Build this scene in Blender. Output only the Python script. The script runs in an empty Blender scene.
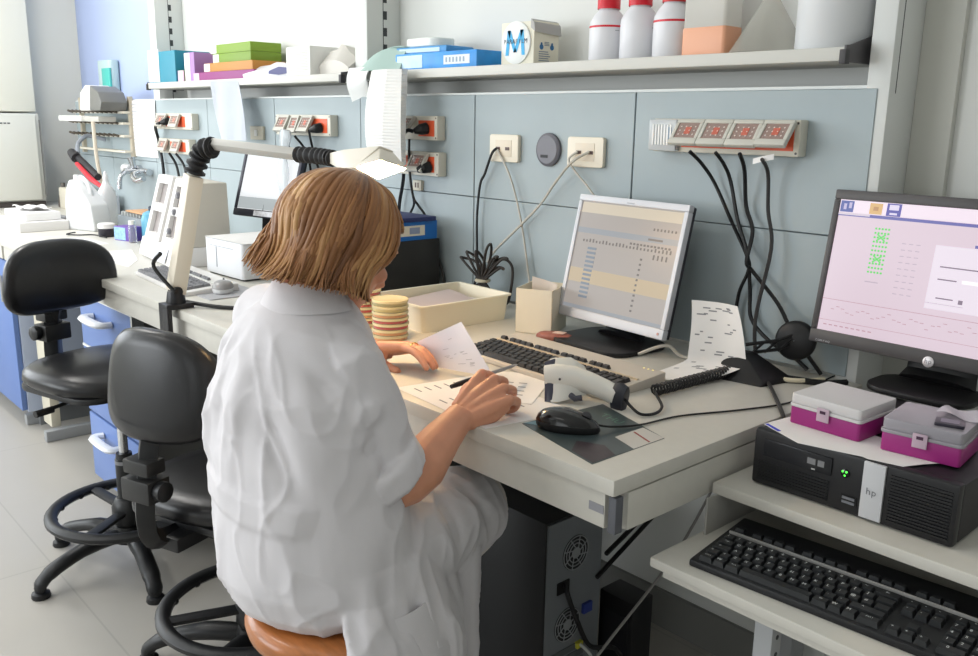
import bpy, bmesh, math, random
from mathutils import Matrix, Vector, noise as mnoise
random.seed(7)
PI = math.pi
scene = bpy.context.scene
COL = scene.collection

def lin(c):
    return tuple(((v/255)/12.92 if v/255 <= .04045 else ((v/255+.055)/1.055)**2.4) for v in c)

MATS = {}
def mat(name, rgb, rough=.5, metal=0., var=0., vscale=12., bump=0., bscale=60., trans=0., alpha=1., emit=None, estr=1., coat=0., ior=1.45, sss=0., sheen=0.):
    if name in MATS: return MATS[name]
    m = bpy.data.materials.new(name); m.use_nodes = True
    nt = m.node_tree; b = nt.nodes['Principled BSDF']
    c = lin(rgb) + (1.,)
    b.inputs['Base Color'].default_value = c
    b.inputs['Roughness'].default_value = rough
    b.inputs['Metallic'].default_value = metal
    b.inputs['IOR'].default_value = ior
    b.inputs['Transmission Weight'].default_value = trans
    b.inputs['Alpha'].default_value = alpha
    b.inputs['Coat Weight'].default_value = coat
    if sheen: b.inputs['Sheen Weight'].default_value = sheen
    if sss:
        b.inputs['Subsurface Weight'].default_value = sss
        b.inputs['Subsurface Radius'].default_value = (.012, .005, .003)
        b.inputs['Subsurface Scale'].default_value = 1.0
    if emit:
        b.inputs['Emission Color'].default_value = lin(emit) + (1.,)
        b.inputs['Emission Strength'].default_value = estr
    tc = nt.nodes.new('ShaderNodeTexCoord')
    if var > 0:
        n = nt.nodes.new('ShaderNodeTexNoise'); n.inputs['Scale'].default_value = vscale; n.inputs['Detail'].default_value = 5
        nt.links.new(tc.outputs['Object'], n.inputs['Vector'])
        r = nt.nodes.new('ShaderNodeMapRange'); r.inputs['From Min'].default_value = .3; r.inputs['From Max'].default_value = .7
        r.inputs['To Min'].default_value = 1-var; r.inputs['To Max'].default_value = 1+var
        nt.links.new(n.outputs['Fac'], r.inputs['Value'])
        mx = nt.nodes.new('ShaderNodeMix'); mx.data_type = 'RGBA'; mx.blend_type = 'MULTIPLY'
        mx.inputs['Factor'].default_value = 1
        mx.inputs['A'].default_value = c
        nt.links.new(r.outputs['Result'], mx.inputs['B'])
        nt.links.new(mx.outputs['Result'], b.inputs['Base Color'])
    if bump > 0:
        n2 = nt.nodes.new('ShaderNodeTexNoise'); n2.inputs['Scale'].default_value = bscale; n2.inputs['Detail'].default_value = 4
        nt.links.new(tc.outputs['Object'], n2.inputs['Vector'])
        bp = nt.nodes.new('ShaderNodeBump'); bp.inputs['Strength'].default_value = bump; bp.inputs['Distance'].default_value = .002
        nt.links.new(n2.outputs['Fac'], bp.inputs['Height']); nt.links.new(bp.outputs['Normal'], b.inputs['Normal'])
    MATS[name] = m
    return m

def RX(a): return Matrix.Rotation(a, 4, 'X')
def RY(a): return Matrix.Rotation(a, 4, 'Y')
def RZ(a): return Matrix.Rotation(a, 4, 'Z')
def TR(x, y, z): return Matrix.Translation((x, y, z))

class MB:
    """collects shapes and links them as ONE mesh object"""
    def __init__(s): s.v = []; s.f = []; s.T = Matrix.Identity(4)
    def add(s, vs, fs):
        o = len(s.v)
        s.v += [tuple(s.T @ Vector(p)) for p in vs]
        s.f += [tuple(o+i for i in f) for f in fs]
        return s
    def box(s, x0, x1, y0, y1, z0, z1):
        vs = [(x, y, z) for z in (z0, z1) for y in (y0, y1) for x in (x0, x1)]
        return s.add(vs, [(0,2,3,1),(4,5,7,6),(0,1,5,4),(2,6,7,3),(0,4,6,2),(1,3,7,5)])
    def taper(s, x0, x1, y0, y1, z0, z1, ix, iy):
        vs = [(x0,y0,z0),(x1,y0,z0),(x0,y1,z0),(x1,y1,z0),(x0+ix,y0+iy,z1),(x1-ix,y0+iy,z1),(x0+ix,y1-iy,z1),(x1-ix,y1-iy,z1)]
        return s.add(vs, [(0,2,3,1),(4,5,7,6),(0,1,5,4),(2,6,7,3),(0,4,6,2),(1,3,7,5)])
    def hexa(s, p):  # 8 points: bottom 4 ccw, top 4 ccw
        return s.add(p, [(3,2,1,0),(4,5,6,7),(0,1,5,4),(1,2,6,5),(2,3,7,6),(3,0,4,7)])
    def prism(s, poly, z0, z1):
        n = len(poly)
        vs = [(x, y, z0) for x, y in poly] + [(x, y, z1) for x, y in poly]
        return s.add(vs, [tuple(range(n-1, -1, -1)), tuple(range(n, 2*n))] + [(i, (i+1) % n, n+(i+1) % n, n+i) for i in range(n)])
    def rprism(s, x0, x1, y0, y1, z0, z1, r, n=5):
        poly = []
        for cx, cy, a0 in ((x1-r, y1-r, 0), (x0+r, y1-r, PI/2), (x0+r, y0+r, PI), (x1-r, y0+r, 1.5*PI)):
            for i in range(n+1):
                a = a0+i*PI/2/n; poly.append((cx+r*math.cos(a), cy+r*math.sin(a)))
        return s.prism(poly, z0, z1)
    def lathe(s, prof, n=24, cap=True):
        vs = []; fs = []
        for r, z in prof:
            for i in range(n):
                a = 2*PI*i/n; vs.append((r*math.cos(a), r*math.sin(a), z))
        for j in range(len(prof)-1):
            for i in range(n):
                k = (i+1) % n; fs.append((j*n+i, j*n+k, (j+1)*n+k, (j+1)*n+i))
        if cap:
            fs.append(tuple(range(n-1, -1, -1))); L = (len(prof)-1)*n; fs.append(tuple(L+i for i in range(n)))
        return s.add(vs, fs)
    def tube(s, pts, rad, n=8, closed=False, sx=1., sy=1., up=None):
        pts = [Vector(p) for p in pts]; m = len(pts)
        rs = rad if isinstance(rad, (list, tuple)) else [rad]*m
        tang = []
        for i in range(m):
            if closed: t = pts[(i+1) % m]-pts[i-1]
            else: t = pts[min(i+1, m-1)]-pts[max(i-1, 0)]
            tang.append(t.normalized() if t.length > 1e-9 else Vector((0, 0, 1)))
        u = Vector(up) if up else (Vector((0, 0, 1)) if abs(tang[0].z) < .9 else Vector((1, 0, 0)))
        nrm = (u-tang[0]*u.dot(tang[0])).normalized()
        vs = []; fs = []
        for i in range(m):
            t = tang[i]; nrm = (nrm-t*nrm.dot(t))
            nrm = nrm.normalized() if nrm.length > 1e-6 else t.orthogonal().normalized()
            b = t.cross(nrm)
            for k in range(n):
                a = 2*PI*k/n; p = pts[i]+(nrm*math.cos(a)*sx+b*math.sin(a)*sy)*rs[i]; vs.append(tuple(p))
        for i in range(m if closed else m-1):
            j = (i+1) % m
            for k in range(n):
                l = (k+1) % n; fs.append((i*n+k, i*n+l, j*n+l, j*n+k))
        if not closed:
            fs.append(tuple(range(n-1, -1, -1))); fs.append(tuple((m-1)*n+k for k in range(n)))
        return s.add(vs, fs)
    def loft(s, rings, caps=True):
        n = len(rings[0]); vs = [p for r in rings for p in r]; fs = []
        for i in range(len(rings)-1):
            for k in range(n):
                l = (k+1) % n; fs.append((i*n+k, i*n+l, (i+1)*n+l, (i+1)*n+k))
        if caps:
            fs.append(tuple(range(n-1, -1, -1))); L = (len(rings)-1)*n; fs.append(tuple(L+k for k in range(n)))
        return s.add(vs, fs)
    def sheet(s, fn, nu, nv, th=.0006):
        """a thin sheet with two sides: fn(u,v)->point"""
        P = [[Vector(fn(i/nu, j/nv)) for i in range(nu+1)] for j in range(nv+1)]
        N = [[None]*(nu+1) for _ in range(nv+1)]
        for j in range(nv+1):
            for i in range(nu+1):
                du = P[j][min(i+1, nu)]-P[j][max(i-1, 0)]; dv = P[min(j+1, nv)][i]-P[max(j-1, 0)][i]
                N[j][i] = du.cross(dv).normalized()
        W = nu+1; vs = []
        for sg in (1, -1):
            for j in range(nv+1):
                for i in range(nu+1): vs.append(tuple(P[j][i]+N[j][i]*th*.5*sg))
        o = W*(nv+1); fs = []
        for j in range(nv):
            for i in range(nu):
                a = j*W+i; q = (a, a+1, a+W+1, a+W); fs.append(q); fs.append(tuple(o+k for k in reversed(q)))
        edge = [i for i in range(W)]+[j*W+nu for j in range(1, nv+1)]+[nv*W+i for i in range(nu-1, -1, -1)]+[j*W for j in range(nv-1, 0, -1)]
        for a, b in zip(edge, edge[1:]+edge[:1]): fs.append((b, a, o+a, o+b))
        return s.add(vs, fs)
    def ball(s, c, rx, ry=None, rz=None, n=16, m=10):
        ry = ry or rx; rz = rz or rx
        vs = []; fs = []
        for j in range(1, m):
            th = PI*j/m
            for i in range(n):
                a = 2*PI*i/n; vs.append((c[0]+rx*math.sin(th)*math.cos(a), c[1]+ry*math.sin(th)*math.sin(a), c[2]+rz*math.cos(th)))
        vs += [(c[0], c[1], c[2]+rz), (c[0], c[1], c[2]-rz)]
        for j in range(m-2):
            for i in range(n):
                k = (i+1) % n; fs.append((j*n+i, (j+1)*n+i, (j+1)*n+k, j*n+k))
        t = (m-1)*n
        for i in range(n):
            k = (i+1) % n; fs.append((i, k, t)); fs.append(((m-2)*n+k, (m-2)*n+i, t+1))
        return s.add(vs, fs)
    def mesh(s, name): 
        me = bpy.data.meshes.new(name); me.from_pydata(s.v, [], s.f); me.update()
        return me
    def build(s, name, material, parent=None, bevel=0., segs=2, smooth=True, sharp=38., origin=True):
        me = s.mesh(name)
        if bevel > 0:
            bm = bmesh.new(); bm.from_mesh(me)
            ed = [e for e in bm.edges if len(e.link_faces) == 2 and e.calc_face_angle(0) > math.radians(30)]
            bmesh.ops.bevel(bm, geom=ed, offset=bevel, segments=segs, affect='EDGES', profile=.6, clamp_overlap=True)
            bmesh.ops.recalc_face_normals(bm, faces=bm.faces)
            bm.to_mesh(me); bm.free()
        else:
            bm = bmesh.new(); bm.from_mesh(me); bmesh.ops.recalc_face_normals(bm, faces=bm.faces); bm.to_mesh(me); bm.free()
        if smooth:
            me.polygons.foreach_set('use_smooth', [True]*len(me.polygons))
            me.set_sharp_from_angle(angle=math.radians(sharp))
        if material is not None: me.materials.append(material)
        o = bpy.data.objects.new(name, me); COL.objects.link(o)
        if parent is not None: o.parent = parent
        elif origin and s.v:
            xs, ys, zs = zip(*[tuple(v.co) for v in me.vertices])
            c = Vector(((min(xs)+max(xs))/2, (min(ys)+max(ys))/2, min(zs)))
            me.transform(Matrix.Translation(-c)); o.location = c
        return o

def tag(o, label, cat, group=None, kind=None):
    o['label'] = label; o['category'] = cat
    if group: o['group'] = group
    if kind: o['kind'] = kind
    return o
def thing(name, label, cat, loc, rz=0., group=None):
    o = bpy.data.objects.new(name, None); COL.objects.link(o)
    o.empty_display_size = .05; o.location = loc; o.rotation_euler = (0, 0, rz)
    return tag(o, label, cat, group)
def struct(o): o['kind'] = 'structure'; return o
def kids(o): return [c for c in bpy.data.objects if c.parent == o]
def dup(root, loc, rz, label=None, group=None):
    ks = kids(root)
    r = root.copy(); COL.objects.link(r); r.location = loc; r.rotation_euler = (0, 0, rz)
    if label: r['label'] = label
    if group: r['group'] = group
    for ch in ks:
        c = ch.copy(); COL.objects.link(c); c.parent = r
        for g in kids(ch):
            d = g.copy(); COL.objects.link(d); d.parent = c
    return r
def smooth_path(pts, n=6):
    P = [Vector(p) for p in pts]; out = []
    for i in range(len(P)-1):
        p0 = P[max(i-1, 0)]; p1 = P[i]; p2 = P[i+1]; p3 = P[min(i+2, len(P)-1)]
        for k in range(n):
            t = k/n
            out.append(.5*((2*p1)+(p2-p0)*t+(2*p0-5*p1+4*p2-p3)*t*t+(3*p1-p0-3*p2+p3)*t**3))
    out.append(P[-1]); return out
def cable(pts, r, material, label, group=None, name='cable', cat='cable', n=6, sm=6):
    m = MB(); m.tube(smooth_path(pts, sm), r, n)
    return tag(m.build(name, material), label, cat, group)

GLY = {}
def glyph(ch):
    if ch not in GLY:
        cu = bpy.data.curves.new('g', 'FONT'); cu.body = ch; cu.resolution_u = 2; cu.align_x = 'CENTER'; cu.align_y = 'CENTER'
        ob = bpy.data.objects.new('g', cu); COL.objects.link(ob)
        dg = bpy.context.evaluated_depsgraph_get(); me = bpy.data.meshes.new_from_object(ob.evaluated_get(dg))
        GLY[ch] = ([tuple(v.co) for v in me.vertices], [tuple(p.vertices) for p in me.polygons])
        bpy.data.objects.remove(ob); bpy.data.curves.remove(cu); bpy.data.meshes.remove(me)
    return GLY[ch]
def text(mb, s, M, size):
    """lettering as thin mesh faces in the XY plane of M"""
    v, f = glyph(s); old = mb.T; mb.T = old @ M @ Matrix.Scale(size, 4); mb.add(v, f); mb.T = old
# ---------------------------------------------------------------- materials
WHITE = mat('white_plastic', (232,231,226), .42)
CREAM = mat('cream_plastic', (226,220,202), .45)
BLACK = mat('black_plastic', (22,22,24), .45, bump=.05)
BLACKG = mat('black_gloss', (14,14,16), .18, coat=.4)
DKGREY = mat('dark_grey_plastic', (62,62,66), .5)
GREY = mat('grey_plastic', (128,128,130), .5)
LAMINATE = mat('grey_white_laminate', (208,205,196), .42, var=.02, vscale=40)
EDGE = mat('laminate_edge', (196,194,186), .5)
PANEL = mat('blue_grey_panel', (165,177,181), .55, var=.02, vscale=6)
CORD = mat('black_cord', (18,18,20), .5)
WCORD = mat('grey_white_cord', (190,186,176), .5)
CHROME = mat('chrome', (205,208,212), .22, metal=1.)
PAPER = mat('white_paper', (236,234,232), .8, var=.015, vscale=15)
INK = mat('grey_ink', (120,122,130), .9)
CLEAR = mat('clear_plastic', (238,242,244), .15, trans=.75, alpha=.55)
FROST = mat('frosted_plastic', (236,236,232), .4, trans=.35)
ORANGE = mat('orange_plastic', (228,96,58), .45)
BLUE = mat('blue_board', (38,132,205), .4)
WPAINT = mat('wall_paint', (222,223,219), .75, var=.012, vscale=3, bump=.03, bscale=120)
STEEL = mat('grey_painted_steel', (150,152,154), .42)

# ---------------------------------------------------------------- setting
def wall(name, x0, x1, y0, y1, z0, z1, m):
    b = MB(); b.box(x0, x1, y0, y1, z0, z1); return struct(b.build(name, m))
XL, XR, YB, YF, ZC = -5.2, 3.4, .965, -4.0, 3.0
FLOORM = mat('floor_vinyl', (176,172,165), .38, var=.035, vscale=2.2, bump=.02, bscale=200)
# faint speckle and joint lines in the vinyl
nt = FLOORM.node_tree; bs = nt.nodes['Principled BSDF']; tc = nt.nodes.new('ShaderNodeTexCoord')
br = nt.nodes.new('ShaderNodeTexBrick'); br.offset = 0; br.inputs['Scale'].default_value = 1.
br.inputs['Brick Width'].default_value = 1.2; br.inputs['Row Height'].default_value = 1.2; br.inputs['Mortar Size'].default_value = .003
br.inputs['Color1'].default_value = (1,1,1,1); br.inputs['Color2'].default_value = (1,1,1,1); br.inputs['Mortar'].default_value = (.86,.86,.86,1)
nt.links.new(tc.outputs['Object'], br.inputs['Vector'])
src = bs.inputs['Base Color'].links[0].from_socket
mx = nt.nodes.new('ShaderNodeMix'); mx.data_type = 'RGBA'; mx.blend_type = 'MULTIPLY'; mx.inputs['Factor'].default_value = 1
nt.links.new(src, mx.inputs['A']); nt.links.new(br.outputs['Color'], mx.inputs['B']); nt.links.new(mx.outputs['Result'], bs.inputs['Base Color'])
wall('floor', XL, XR, YF, YB+.1, -.1, 0, FLOORM)
CEILM = mat('ceiling_paint', (232,232,230), .8, bump=.05, bscale=80)
wall('ceiling', XL, XR, YF, YB+.1, ZC, ZC+.1, CEILM)
b = MB(); b.box(-3.66, XR, YB, YB+.1, 0, ZC); struct(b.build('wall_back', WPAINT))
BLUEW = mat('lilac_blue_wall_paint', (176,190,224), .7, var=.02, vscale=2)
b = MB(); b.box(XL, -3.66, YB, YB+.1, 0, ZC); struct(b.build('wall_back_blue', BLUEW))
CREAMW = mat('cream_wall_paint', (226,225,214), .75, var=.012, vscale=3)
# left wall has a wide window opening Y -3.1..-.5, Z 1.0..2.6
b = MB(); b.box(XL-.1, XL, -.5, YB+.1, 0, ZC).box(XL-.1, XL, YF, -3.1, 0, ZC).box(XL-.1, XL, -3.1, -.5, 0, 1.0).box(XL-.1, XL, -3.1, -.5, 2.6, ZC)
struct(b.build('wall_left', CREAMW))
wall('wall_right', XR, XR+.1, YF, YB+.1, 0, ZC, WPAINT)
b = MB(); b.box(XL, -4.6, YF-.1, YF, 0, ZC).box(-1.6, XR, YF-.1, YF, 0, ZC).box(-4.6, -1.6, YF-.1, YF, 0, 1.0).box(-4.6, -1.6, YF-.1, YF, 2.6, ZC)
struct(b.build('wall_front', WPAINT))
WINF = mat('window_frame_white', (225,225,222), .4)
b = MB()
for y in (-3.1, -2.23, -1.37, -.55): b.box(XL-.08, XL-.02, y, y+.05, 1.0, 2.6)
b.box(XL-.079, XL-.021, -3.099, -.501, 1.001, 1.05).box(XL-.079, XL-.021, -3.099, -.501, 2.55, 2.599)
struct(b.build('window_1', WINF))
b = MB()
for x in (-4.6, -3.6, -2.6, -1.65): b.box(x, x+.05, YF-.08, YF-.02, 1.0, 2.6)
b.box(-4.599, -1.601, YF-.079, YF-.021, 1.001, 1.05).box(-4.599, -1.601, YF-.079, YF-.021, 2.55, 2.599)
struct(b.build('window_2', WINF))
b = MB()
for x in (.2, 1.4, 2.55): b.box(x, x+.05, YF-.08, YF-.02, 1.0, 2.6)
b.box(.201, 2.599, YF-.079, YF-.021, 1.001, 1.05).box(.201, 2.599, YF-.079, YF-.021, 2.55, 2.599)
struct(b.build('added_window_frame', WINF))  # added unseen frame for the fill light, the wall has no opening here
b = MB(); b.box(-3.66, XR, YB-.012, YB, 0, .115)
struct(b.build('baseboard_back', mat('grey_skirting', (128,128,124), .55)))

# steel uprights that carry panels and shelves, with slotted tracks on their sides
UPM = mat('upright_paint', (214,216,213), .5)
SLOT = mat('slot_dark', (60,62,64), .6)
for i, x in enumerate((-3.68, -1.88, -.048)):
    w = .0375 if i < 2 else .028
    b = MB(); b.box(x-w if i < 2 else x-.02, x+w, .823, YB, 0, ZC)
    o = struct(b.build('trim_%d' % (i+1), UPM, bevel=.004))
    b = MB()
    yt = .9 if i < 2 else .86
    z = 1.55
    while z < 2.9 and i < 2:
        b.box(x+w-.001-o.location.x, x+w+.0008-o.location.x, yt-.007-o.location.y, yt+.007-o.location.y, z, z+.028); z += .055
    b.box(x+w-.001-o.location.x, x+w+.0006-o.location.x, yt-.010-o.location.y, yt-.0075-o.location.y, 1.5, ZC-.02)
    b.build('track_slots', SLOT, o)
# darker strip on the wall beside the right upright
b = MB(); b.box(-.02, .06, YB-.02, YB, 0, ZC); o = struct(b.build('trim_4', mat('darker_wall_strip', (196,196,188), .6), bevel=.002))
# panel tiles
k = 0
edges = [(-.656, -.042), (-1.271, -.658), (-1.884, -1.273), (-2.498, -1.886), (-3.112, -2.5), (-3.726, -3.114), (-4.34, -3.728), (-4.9, -4.342)]
for (x0, x1) in edges:
    for (z0, z1) in ((.905, 1.2035), (1.2055, 1.509)):
        b = MB(); b.box(x0+.001, x1-.001, .82, .842, z0, z1)
        o = struct(b.build('wall_panel_tile', PANEL, bevel=.0012, segs=1))
# white trunking strip along the top of the panels
b = MB(); b.box(-4.9, -.046, .826, .85, 1.5095, 1.516); struct(b.build('trim_5', mat('panel_cap', (222,226,224), .45)))

# ---------------------------------------------------------------- lab benches
def bench(name, label, x0, x1, right_end, legs):
    t = thing(name, label, 'bench', ((x0+x1)/2, .4, 0))
    L = (x1-x0)/2
    b = MB(); b.box(-L, L, -.4, .415, .872, .9); b.build('worktop', LAMINATE, t, bevel=.004)
    b = MB(); b.box(-L+.005, L-.026, -.388, -.366, .808, .8715); b.build('front_apron', LAMINATE, t, bevel=.002)
    if right_end:
        b = MB(); b.box(L-.022, L-.002, -.36, .40, .805, .869); b.build('side_apron', LAMINATE, t, bevel=.002)
        b = MB(); b.box(L-.016, L-.0005, -.392, -.374, .807, .868); b.build('corner_post_cap', mat('cap_grey', (96,98,104), .5), t, bevel=.002)
        b = MB(); b.box(L-.058, L-.028, -.3892, -.3878, .832, .846); b.build('maker_plate', mat('plate_grey', (150,150,156), .4), t)
    for lx in legs:
        b = MB(); b.box(lx-.02-(x0+x1)/2, lx+.02-(x0+x1)/2, .30, .36, .04, .8715).box(lx-.02-(x0+x1)/2, lx+.02-(x0+x1)/2, -.34, .36, 0, .05)
        b.build('leg', STEEL, t, bevel=.005)
    return t
bench('lab_bench', 'long grey laminate lab bench against the panelled wall', -3.47, 0, True, (-3.3, -1.42, -.06))
bench('lab_bench', 'pale bench end in the far left corner below the drying rack', -5.19, -3.472, False, (-5.0, -3.6))
# ---------------------------------------------------------------- computer trolley on the right
CLAM = mat('trolley_laminate', (200,197,188), .5, var=.02, vscale=30)
t = thing('computer_trolley', 'pale computer trolley with pull-out keyboard tray beside the bench end', 'computer table', (.6, .45, 0))
b = MB(); b.box(-.594, .6, -.19, .36, .81, .83); b.build('top_shelf', CLAM, t, bevel=.003)
b = MB(); b.box(-.594, .6, -.356, .1, .728, .745); tray = b.build('keyboard_tray', CLAM, t, bevel=.003)
b = MB(); b.box(-.575, .59, -.345, .08, .712, .7275); b.build('tray_underside', CLAM, tray, bevel=.002)
for x in (-.585, .57):
    b = MB(); b.box(x, x+.004, -.22, .12, .742, .812); b.build('side_bracket', mat('bracket_grey', (172,170,164), .4, trans=.15), t, bevel=.001)
PERF = mat('perforated_steel', (176,178,180), .4)
for x in (-.425, .5):
    b = MB(); b.box(x-.016, x+.016, -.28, -.25, .03, .72).box(x-.03, x+.03, -.34, .3, 0, .03); lg = b.build('leg', PERF, t, bevel=.003)
    b = MB(); z = .08
    while z < .7: b.T = TR(x+.0163, -.265, z) @ RY(PI/2); b.lathe([(.004, -.001), (.004, .0006)], 8); z += .03
    b.T = Matrix.Identity(4); b.build('leg_holes', SLOT, lg)
b = MB(); b.box(-.575, .59, .30, .33, .745, .81); b.build('rear_rail', STEEL, t)

# ---------------------------------------------------------------- keyboards
def keyboard(name, label, loc, rz, body_m, key_m, strip_m, leg_m, L=.455, D=.178, letters=True):
    t = thing(name, label, 'keyboard', loc, rz)
    # wedge body: x along the length, y depth, front at -D/2
    b = MB(); h0, h1 = .012, .026
    P = [(-L/2, -D/2, 0), (L/2, -D/2, 0), (L/2, D/2, 0), (-L/2, D/2, 0), (-L/2, -D/2, h0), (L/2, -D/2, h0), (L/2, D/2, h1), (-L/2, D/2, h1)]
    b.hexa(P); b.build('case', body_m, t, bevel=.004)
    sl = (h1-h0)/D
    def zt(y): return h0+(y+D/2)*sl
    keys = MB(); leg = MB(); pitch = .0188
    def key(x, y, w, d=.0172, ch=None):
        z = zt(y)
        keys.T = TR(x, y, z) @ RX(math.atan(sl)); keys.taper(-w/2+.0006, w/2-.0006, -d/2, d/2, -.001, .0085, .0022, .0026); keys.T = Matrix.Identity(4)
        if ch:
            M = TR(x, y, z) @ RX(math.atan(sl)) @ TR(-w*.14 if len(ch) == 1 else 0, .0015, .0089)
            for i, c in enumerate(ch): text(leg, c, M @ TR((i-(len(ch)-1)/2)*.0026, 0, 0), .0075 if len(ch) == 1 else .0046)
    x0 = -L/2+.012; yb = -D/2+.016
    rows = [['Ctrl:1.3', 'W:1.1', 'Alt:1.3', ' :6.1', 'Gr:1.3', 'W:1.1', 'M:1.1', 'Ctrl:1.7'],
            ['^:1.25', '<', 'Z', 'X', 'C', 'V', 'B', 'N', 'M', ',', '.', '-', '^:2.75'],
            ['=:1.75', 'A', 'S', 'D', 'F', 'G', 'H', 'J', 'K', 'L', ';', '@', '#', ' :1.25'],
            ['Tab:1.5', 'Q', 'W', 'E', 'R', 'T', 'Y', 'U', 'I', 'O', 'P', '[', ']', ' :1.5'],
            ['|', '1', '2', '3', '4', '5', '6', '7', '8', '9', '0', "'", '~', 'Bk:2']]
    for r, row in enumerate(rows):
        x = x0
        for k in row:
            s, _, w = k.partition(':'); w = float(w or 1)*pitch
            key(x+w/2, yb+r*.0187, w, ch=(s if letters and s.strip() else None)); x += w
    xn = x0+15*pitch+.008
    for i in range(3):
        for r in (3, 4): key(xn+(i+.5)*pitch, yb+r*.0187, pitch, ch='-' if letters else None)
        key(xn+(i+.5)*pitch, yb, pitch, ch='+' if letters else None)
    key(xn+1.5*pitch, yb+.0187, pitch)
    xp = xn+3*pitch+.008
    for i in range(4):
        for r in range(5):
            if i == 3 and r in (0, 2): continue
            if i == 1 and r == 0: continue
            if i == 3 and r in (1, 3):
                key(xp+3.5*pitch, yb+(r-.5)*.0187, pitch, .036); continue
            if i == 0 and r == 0: key(xp+pitch, yb, 2*pitch, ch='0' if letters else None); continue
            key(xp+(i+.5)*pitch, yb+r*.0187, pitch, ch=('0.+', '123', '456', '789', '/*-')[r][min(i, 2)] if letters else None)
    yf = yb+5*.0187+.0165
    xs = [x0+pitch*.5]+[x0+(2.2+i+.55*(i//4))*pitch for i in range(12)]+[xn+(i+.5)*pitch for i in range(3)]
    for x in xs: key(x, yf, pitch, .0135)
    keys.build('keys', key_m, t, smooth=False)
    if letters: leg.build('key_lettering', leg_m, t, smooth=False)
    b = MB(); y = yf-.0122
    b.hexa([(-L/2+.008, y-.002, zt(y)-.001), (L/2-.008, y-.002, zt(y)-.001), (L/2-.008, y+.002, zt(y)-.001), (-L/2+.008, y+.002, zt(y)-.001),
            (-L/2+.008, y-.002, zt(y)+.004), (L/2-.008, y-.002, zt(y)+.004), (L/2-.008, y+.002, zt(y)+.004), (-L/2+.008, y+.002, zt(y)+.004)])
    b.build('trim_line', strip_m, t)
    y = D/2-.012
    b = MB(); b.T = TR(L/2-.05, y, zt(y))
    for i in range(3): b.lathe([(.0022, 0), (.0016, .0012)], 8); b.T = b.T @ TR(.012, 0, 0)
    b.T = Matrix.Identity(4); b.build('status_lights', mat('led_warm', (240,220,150), .4, emit=(250,225,140), estr=.8), t)
    return t
KEYB = mat('keyboard_black', (26,27,30), .4)
KEYC = mat('key_black', (34,36,38), .38)
keyboard('computer_keyboard', 'black keyboard with white letters on the pull-out tray of the trolley', (.285, .222, .745), math.radians(4), KEYB, KEYC, mat('strip_silver', (168,168,166), .35), mat('legend_white', (225,228,228), .5))
KEYT = mat('keyboard_taupe', (150,146,140), .4); 
keyboard('computer_keyboard', 'black-keyed keyboard with light grey edge on the bench below the silver monitor', (-.50, .395, .9), math.radians(-1.5), mat('keyboard_greige', (202,194,182), .4), mat('key_charcoal', (50,48,48), .4), mat('strip_beige', (205,190,165), .4), mat('legend_grey', (190,190,186), .5), letters=False, D=.195)

# ---------------------------------------------------------------- small form computer, boxes
t = thing('desktop_computer', 'black flat desktop computer carrying the magenta boxes, on the trolley shelf', 'computer', (.2125, .5, .83), math.radians(.5))
W2, D2, H = .166, .187, .1
b = MB(); b.box(-W2, W2, -D2+.02, D2, .004, H-.003); b.build('case', mat('case_black', (34,33,36), .45, bump=.05, bscale=400), t, bevel=.004)
b = MB(); b.box(-W2, W2, -D2, -D2+.022, .002, H); fr = b.build('front_panel', mat('front_black', (24,24,27), .4), t, bevel=.006)
b = MB(); b.box(-W2+.02, -.025, -D2-.003, -D2+.002, .056, .086); od = b.build('optical_drive', mat('drive_black', (30,31,35), .25), t, bevel=.0015)
b = MB(); b.box(-.066, -.052, -D2-.0042, -D2-.002, .067, .077).box(-.048, -.037, -D2-.0042, -D2-.002, .067, .077); b.build('drive_button', GREY, od)
b = MB(); b.box(-.058, -.052, -D2-.0042, -D2-.002, .0585, .0605); b.build('drive_light', mat('led_off', (190,190,190), .4), od)
b = MB()
z = .012
while z < .046: b.box(-W2+.012, -.028, -D2-.0022, -D2+.001, z, z+.0024); z += .0052
b.build('lower_grille', mat('grille_black', (16,16,18), .5), t)
b = MB(); z = .012
while z < .088: b.box(.068, W2-.008, -D2-.0024, -D2+.001, z, z+.0025); z += .0052
b.build('intake_grille', MATS['grille_black'], t)
b = MB(); b.box(.026, .06, -D2-.004, -D2+.002, .006, .098); bd = b.build('badge_strip', mat('badge_silver', (196,197,200), .35), t, bevel=.0012)
b = MB(); M = TR(.042, -D2-.0045, .05) @ RX(PI/2) @ Matrix.Shear('XY', 4, (.3, 0))
for i, c in enumerate('hp'): text(b, c, TR(.042+(i-.5)*.0088, -D2-.0045, .051) @ RX(PI/2), .016)
b.build('logo', mat('logo_grey', (105,106,112), .35), bd)
b = MB(); b.T = TR(-.003, -D2-.001, .068) @ RX(PI/2); b.lathe([(.007, -.002), (.007, .002), (.005, .003)], 16); b.build('power_button', BLACKG, t)
b = MB()
for dx, dz in ((-.003, .003), (.003, .003), (.001, -.003)):
    b.T = TR(-.003+dx, -D2-.0035, .068+dz) @ RX(PI/2); b.lathe([(.0019, 0), (.0014, .001)], 8)
b.build('power_light', mat('led_green', (90,235,90), .4, emit=(80,255,70), estr=2.5), t)
b = MB(); b.box(-.006, .020, -D2-.0015, -D2+.001, .018, .032); up = b.build('port_recess', mat('port_black', (8,8,9), .6), t)
b = MB(); b.box(-.003, .017, -D2-.003, -D2-.001, .0265, .0305).box(-.003, .017, -D2-.003, -D2-.001, .0195, .0235); b.build('usb_port', mat('usb_grey', (110,112,118), .4), up)
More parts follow.
